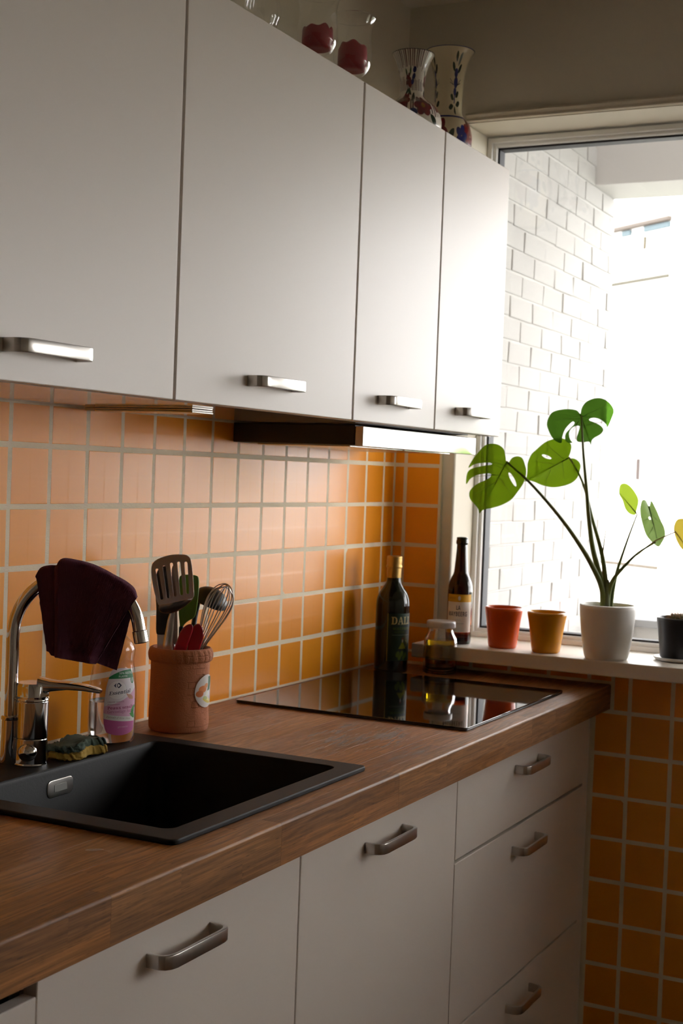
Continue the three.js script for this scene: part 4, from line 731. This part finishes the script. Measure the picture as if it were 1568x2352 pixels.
  stalk([[-0.60, 5.6, 0.22], [-0.55, 4.85, 0.14], [-0.46, 3.86, 0.10], [-0.41, 3.32, 0.06], [-0.31, 2.57, 0.03], [-0.18, 2.07, 0], [-0.08, 1.69, -0.02], [-0.05, 1.12, 0]], 0.016, 0.062);
  stalk([[-0.8, 4.66, -0.28], [-0.65, 4.41, -0.24], [-0.48, 4.0, -0.16], [-0.28, 3.18, -0.10], [-0.09, 2.47, -0.06], [-0.01, 1.9, -0.03], [0.03, 1.12, 0]], 0.016, 0.055);
  stalk([[1.13, 2.69, 0.08], [0.74, 2.46, 0.10], [0.4, 2.13, 0.08], [0.16, 1.83, 0.05], [0.06, 1.5, 0.02], [0.04, 1.12, 0.0]], 0.013, 0.055);
  stalk([[0.75, 3.34, -0.12], [0.57, 2.88, -0.1], [0.35, 2.27, -0.06], [0.27, 2.03, -0.04], [0.17, 1.6, -0.02], [0.10, 1.12, 0]], 0.011, 0.045);
  stalk([[1.61, 2.93, 0.0], [1.44, 2.85, -0.08], [1.15, 2.71, -0.1], [0.72, 2.40, -0.02]], 0.010, 0.016, dry);
  stalk([[0.16, 3.55, -0.05], [0.06, 3.22, -0.05], [-0.03, 2.71, -0.04], [-0.07, 2.3, -0.03], [-0.06, 1.9, -0.02]], 0.004, 0.02, dry);
  mesh('stem', S(tube([[0, 1.08, 0.02], [0.01, 1.4, 0.02], [0.02, 1.78, 0.0]], (k) => 0.10 - 0.035 * k, 16, 12)), std(lin(0.13, 0.15, 0.05), 0.6), inner);
}
{
  const sc = thing('saucer', 'small white saucer under the black pot on the sill', 'saucer', W(14.96, SILL, 7.266));
  mesh('dish', lathe([[0, 0], [0.42, 0], [0.53, 0.03], [0.56, 0.10], [0.545, 0.105], [0.51, 0.055], [0.42, 0.045], [0, 0.045]], 56, 4), std(lin(0.78, 0.78, 0.79), 0.3), sc);
  const t = thing('potted_cactus', 'black flower pot with a low spiny cactus at the right edge of the sill', 'potted plant', W(14.96, SILL + 0.047, 7.266));
  pot(t, 0.40, 0.52, 0.965, glaze(0.016, 0.016, 0.02, 0.3), 0.04).userData.label = 'black glazed pot';
  mesh('soil', lathe([[0, 0.86], [0.3, 0.865], [0.465, 0.85], [0.46, 0.7], [0, 0.7]], 40, 4), std(lin(0.10, 0.055, 0.03), 1), t);
  const r = rng(88), body = new THREE.SphereGeometry(0.26, 40, 20), p = body.attributes.position; for (let i = 0; i < p.count; i++) { const a = Math.atan2(p.getX(i), p.getZ(i)), k = 1 + 0.06 * Math.cos(a * 12); p.setXYZ(i, p.getX(i) * k, p.getY(i) * 0.55, p.getZ(i) * k); } body.computeVertexNormals();
  mesh('cactus', S(body.translate(0, 0.90, 0)), std(lin(0.14, 0.13, 0.06), 0.8), t);
  const sp = []; for (let i = 0; i < 220; i++) { const u = r() * 6.283, v = Math.acos(r()), d = new THREE.Vector3(Math.sin(v) * Math.cos(u), Math.cos(v) * 0.9 + 0.15, Math.sin(v) * Math.sin(u)), c = new THREE.ConeGeometry(0.006, 0.09 + r() * 0.08, 4).translate(0, 0.05, 0); c.applyQuaternion(new THREE.Quaternion().setFromUnitVectors(new THREE.Vector3(0, 1, 0), d.clone().normalize())); sp.push(c.translate(d.x * 0.25, 0.90 + d.y * 0.135, d.z * 0.25)); }
  mesh('spines', S(merge(sp)), std(lin(0.55, 0.33, 0.20), 0.7), t).userData.kind = 'stuff';
}

// ---------------------------------------------------------------- on top of the wall cupboards
const CT = 6.725;
{
  const glassProf = [[0, 0.0], [0.27, 0.0], [0.28, 0.02], [0.16, 0.06], [0.07, 0.12], [0.07, 0.20], [0.14, 0.26], [0.26, 0.36], [0.345, 0.52], [0.36, 0.70], [0.335, 0.92], [0.33, 1.08], [0.365, 1.25], [0.43, 1.37], [0.422, 1.375], [0.355, 1.25], [0.319, 1.08], [0.324, 0.92], [0.348, 0.70], [0.333, 0.52], [0.25, 0.375], [0.14, 0.30], [0, 0.275]];
  const clear = phys({ color: 0xffffff, roughness: 0, transmission: 1, thickness: 0, ior: 1.48 });
  const wax = phys({ color: lin(0.34, 0.012, 0.03), roughness: 0.45, clearcoat: 0.2, clearcoatRoughness: 0.3 });
  const spec = [[4.23, 3.0, 'clear stemmed glass candle holder with a red candle, farther from the painted vases'], [5.60, 3.0, 'clear stemmed glass candle holder with a red candle, nearer the painted vases']];
  const cand = ['squat dark red candle inside the glass holder farther from the painted vases', 'melted dark red candle inside the glass holder nearer the painted vases'];
  spec.forEach(([x, z, label], i) => {
    const t = thing('candle_holder', label, 'candle holder', W(x, CT, z), 'glass candle holders on the cupboards');
    mesh('glass', lathe(glassProf, 56, 3), clear, t);
    const c = thing('candle', cand[i], 'candle', W(x + 0.0, CT + 0.40, z), 'red candles');
    const h = i ? 0.40 : 0.36, g = lathe([[0, 0], [0.225, 0], [0.265, 0.03], [0.272, 0.12], [0.27, h * 0.7], [0.262, h - 0.03], [0.24, h], [0.2, h - 0.03], [0.12, h - 0.10], [0, h - 0.11]], 48, 4), p = g.attributes.position, nz = noiser(100 + i, 32);
    for (let k = 0; k < p.count; k++) { const y = p.getY(k) / P, a = Math.atan2(p.getX(k), p.getZ(k)); if (y > h * 0.6) p.setY(k, (y + (y - h * 0.6) * (0.9 * (nz(Math.cos(a) * 2 + 9, Math.sin(a) * 2 + 9) - 0.45) + (i ? 0.5 * Math.max(0, Math.cos(a + 0.9)) : 0))) * P); }
    g.computeVertexNormals(); mesh('wax', g, wax, c);
    mesh('wick', S(tube([[0, h - 0.12, 0], [0.01, h - 0.06, 0], [0.03, h - 0.02, 0]], 0.012, 8, 6)), M.black, c);
  });
  const t = thing('glass_vase', 'clear waisted glass vase on the cupboard top, cut by the upper edge of the photo', 'vase', W(3.0, CT, 2.6));
  mesh('glass', lathe([[0, 0.0], [0.27, 0.0], [0.28, 0.03], [0.25, 0.25], [0.25, 0.45], [0.31, 0.62], [0.325, 0.75], [0.28, 0.92], [0.22, 1.1], [0.24, 1.3], [0.33, 1.6], [0.34, 1.8], [0.30, 1.8], [0.29, 1.6], [0.20, 1.3], [0.17, 1.1], [0.22, 0.92], [0.26, 0.75], [0.24, 0.62], [0.18, 0.45], [0.16, 0.2], [0, 0.15]], 56, 3), clear, t);
}
{ // painted earthenware vases
  const leafy = (c, x, y, a, l, w, col) => { c.save(); c.translate(x, y); c.rotate(a); c.fillStyle = col; c.beginPath(); c.moveTo(0, 0); c.bezierCurveTo(w, -l * 0.3, w, -l * 0.8, 0, -l); c.bezierCurveTo(-w, -l * 0.8, -w, -l * 0.3, 0, 0); c.fill(); c.restore(); };
  const flower = (c, x, y, r, col, n = 6) => { for (let k = 0; k < n; k++) { c.fillStyle = col; c.beginPath(); const a = k / n * 6.283; c.ellipse(x + Math.cos(a) * r * 0.6, y + Math.sin(a) * r * 0.6, r * 0.55, r * 0.42, a, 0, 7); c.fill(); } };
  const dk = '#26361f', bl = '#1a2168', rd = '#6d1219';
  const texA = canvasTex(2048, 1024, (c, w, h) => {        // top of the canvas is the rim
    c.fillStyle = '#f0e8dc'; c.fillRect(0, 0, w, h);
    const r = rng(3);
    for (let i = 0; i < 52; i++) { const x = i / 52 * w + r() * 14; c.strokeStyle = '#520b10'; c.lineWidth = 9 + r() * 9; for (const [y0, y1] of [[16, 150 + r() * 60], [250 + r() * 60, 390], [500, 600 + r() * 60]]) { c.beginPath(); c.moveTo(x, y0); c.lineTo(x + (r() - 0.5) * 14, y1); c.stroke(); } }
    for (let k = 0; k < 4; k++) {
      const x = 100 + k * 512 + 290;
      leafy(c, x - 30, 260, -0.5, 90, 26, '#4a5630'); leafy(c, x + 40, 250, 0.25, 85, 26, '#4a5630'); flower(c, x, 290, 62, rd, 5); flower(c, x + 60, 330, 36, '#741a1c', 5);
      for (const [dx, dy] of [[150, 195], [140, 255], [110, 305]]) { c.fillStyle = bl; c.beginPath(); c.ellipse(x + dx, dy, 42, 28, -0.2, 0, 7); c.fill(); }
      leafy(c, x + 10, 350, 2.9, 110, 30, '#46522b'); leafy(c, x + 90, 440, -0.9, 120, 30, dk); leafy(c, x - 80, 445, 0.9, 110, 26, dk);
      flower(c, x - 20, 510, 90, rd, 6); flower(c, x + 250, 560, 100, '#7a1520', 6); leafy(c, x + 110, 520, 0.4, 120, 40, dk); c.fillStyle = bl; c.beginPath(); c.ellipse(x + 130, 640, 46, 40, 0, 0, 7); c.fill(); leafy(c, x + 330, 640, 2.4, 130, 40, dk); c.fillStyle = '#b06a1e'; c.beginPath(); c.arc(x + 250, 560, 26, 0, 7); c.fill();
    }
    c.fillStyle = '#2a1713'; c.fillRect(0, 0, w, 18);
  });
  const a = thing('painted_vase', 'short white earthenware vase painted with red stripes and dark flowers, on the wall cupboards', 'vase', W(10.8, CT, 1.85), 'painted vases');
  mesh('vase', lathe([[0, 0], [0.34, 0], [0.36, 0.04], [0.50, 0.25], [0.655, 0.60], [0.665, 0.85], [0.56, 1.10], [0.38, 1.24], [0.285, 1.34], [0.268, 1.48], [0.275, 1.70], [0.33, 1.98], [0.42, 2.20], [0.475, 2.30], [0.465, 2.315], [0.40, 2.20], [0.30, 1.98], [0.24, 1.70], [0.24, 1.40], [0.3, 1.2], [0.3, 0.5], [0, 0.3]], 72, 4), phys({ map: texA, roughness: 0.22, clearcoat: 0.6, clearcoatRoughness: 0.05 }), a); a.rotation.y = 2.04;
  const texB = canvasTex(2048, 1024, (c, w, h) => {
    c.fillStyle = '#dccdab'; c.fillRect(0, 0, w, h);
    for (let k = 0; k < 4; k++) {
      const x = k * 512 + 130;
      c.strokeStyle = bl; c.lineWidth = 26; c.beginPath(); c.moveTo(x, 170); c.lineTo(x - 6, 430); c.stroke(); for (const [dx, dy, rr] of [[0, 200, 40], [8, 270, 48], [-4, 340, 36]]) { c.fillStyle = bl; c.beginPath(); c.ellipse(x + dx, dy, rr, rr * 0.9, 0, 0, 7); c.fill(); }
      for (const [dx, dy, an, l] of [[-10, 120, -0.2, 80], [26, 150, 0.35, 110], [-30, 190, -0.7, 90], [34, 200, 0.8, 100], [16, 380, 1.1, 90], [-20, 400, -1.2, 90], [30, 440, 1.4, 120], [-26, 450, -1.7, 110], [4, 450, 3.0, 70]]) leafy(c, x + dx, dy, an, l, 30, dk);
      c.strokeStyle = '#2a1d16'; c.lineWidth = 6; for (const q of [-0.35, -0.15]) for (const sg of [1, -1]) { c.beginPath(); c.moveTo(x + sg * 45, 290); c.lineTo(x + sg * 130, 290 + q * 140); c.stroke(); }
      const y = 680, X = x + 180; flower(c, X + 40, y, 130, '#741720', 7); flower(c, X - 130, y + 10, 80, bl, 5); flower(c, X - 110, y + 120, 90, '#1c2160', 5); leafy(c, X + 60, y + 110, 2.6, 130, 46, dk); leafy(c, X + 190, y + 60, 0.7, 130, 40, dk); leafy(c, X - 30, y + 40, 2.9, 140, 34, dk);
    }
    c.fillStyle = '#2a2f72'; c.fillRect(0, 0, w, 14); c.fillRect(0, 528, w, 16);
  });
  const b = thing('painted_vase', 'tall cream earthenware vase with blue rim and blue flowers, behind the red striped vase', 'vase', W(13.42, CT, 1.6), 'painted vases');
  mesh('vase', lathe([[0, 0], [0.32, 0], [0.34, 0.05], [0.45, 0.3], [0.575, 0.75], [0.595, 1.10], [0.53, 1.36], [0.41, 1.52], [0.345, 1.62], [0.33, 1.75], [0.335, 2.05], [0.36, 2.45], [0.43, 2.80], [0.53, 3.03], [0.60, 3.12], [0.59, 3.135], [0.51, 3.03], [0.40, 2.80], [0.33, 2.45], [0.30, 2.0], [0.30, 1.6], [0.35, 1.4], [0.35, 0.5], [0, 0.3]], 72, 4), phys({ map: texB, roughness: 0.22, clearcoat: 0.6, clearcoatRoughness: 0.05 }), b); b.rotation.y = 2.04;
}

// ---------------------------------------------------------------- the house across the yard
{
  const base = FLOOR - 26, y = (v) => v - base;
  const t = thing('neighbouring_house', 'pale rendered house with a dark gutter and ledges, seen washed out through the kitchen window', 'building', W(97.67, base, -13.99));
  t.rotation.y = Math.atan2(0.8, 0.6);                              // local x runs along the facade, away from the right corner; the room side is -z
  mesh('facade', S(box(0, 24, 0, y(21.9), 0, 22)), std(lin(0.80, 0.78, 0.74), 0.85), t);
  mesh('roof', S(box(-0.5, 24.5, y(21.95), y(22.3), 0.2, 22.5, 0.1)), std(lin(0.40, 0.36, 0.32), 0.8), t);
  mesh('gutter', S(box(-0.1, 24, y(21.55), y(21.95), -0.5, -0.02, 0.12)), std(lin(0.055, 0.042, 0.032), 0.7), t);
  for (const [a, b] of [[0.1, 3.4], [5.2, 6.4], [8.2, 12]]) mesh('soffit_board', S(box(a, b, y(21.05), y(21.5), -0.25, -0.02, 0.03)), std(lin(0.05, 0.075, 0.085), 0.7), t);
  mesh('downpipe', S(box(3.15, 3.4, y(19.6), y(20.7), -0.25, -0.02, 0.08)), std(lin(0.06, 0.05, 0.03), 0.7), t);
  mesh('string_course', S(box(-0.05, 24, y(16.9), y(17.2), -0.25, -0.02, 0.05)), std(lin(0.05, 0.045, 0.03), 0.8), t);
  mesh('ledge', S(box(-0.2, 24, y(-7.3), y(-7.0), -0.3, -0.02, 0.05)), std(lin(0.075, 0.06, 0.045), 0.8), t);
  mesh('window_opening', S(box(2.75, 3.25, y(0.1), y(1.9), -0.08, -0.02, 0.02)), std(lin(0.035, 0.022, 0.018), 0.7), t);
}
renderer.render(scene, camera);
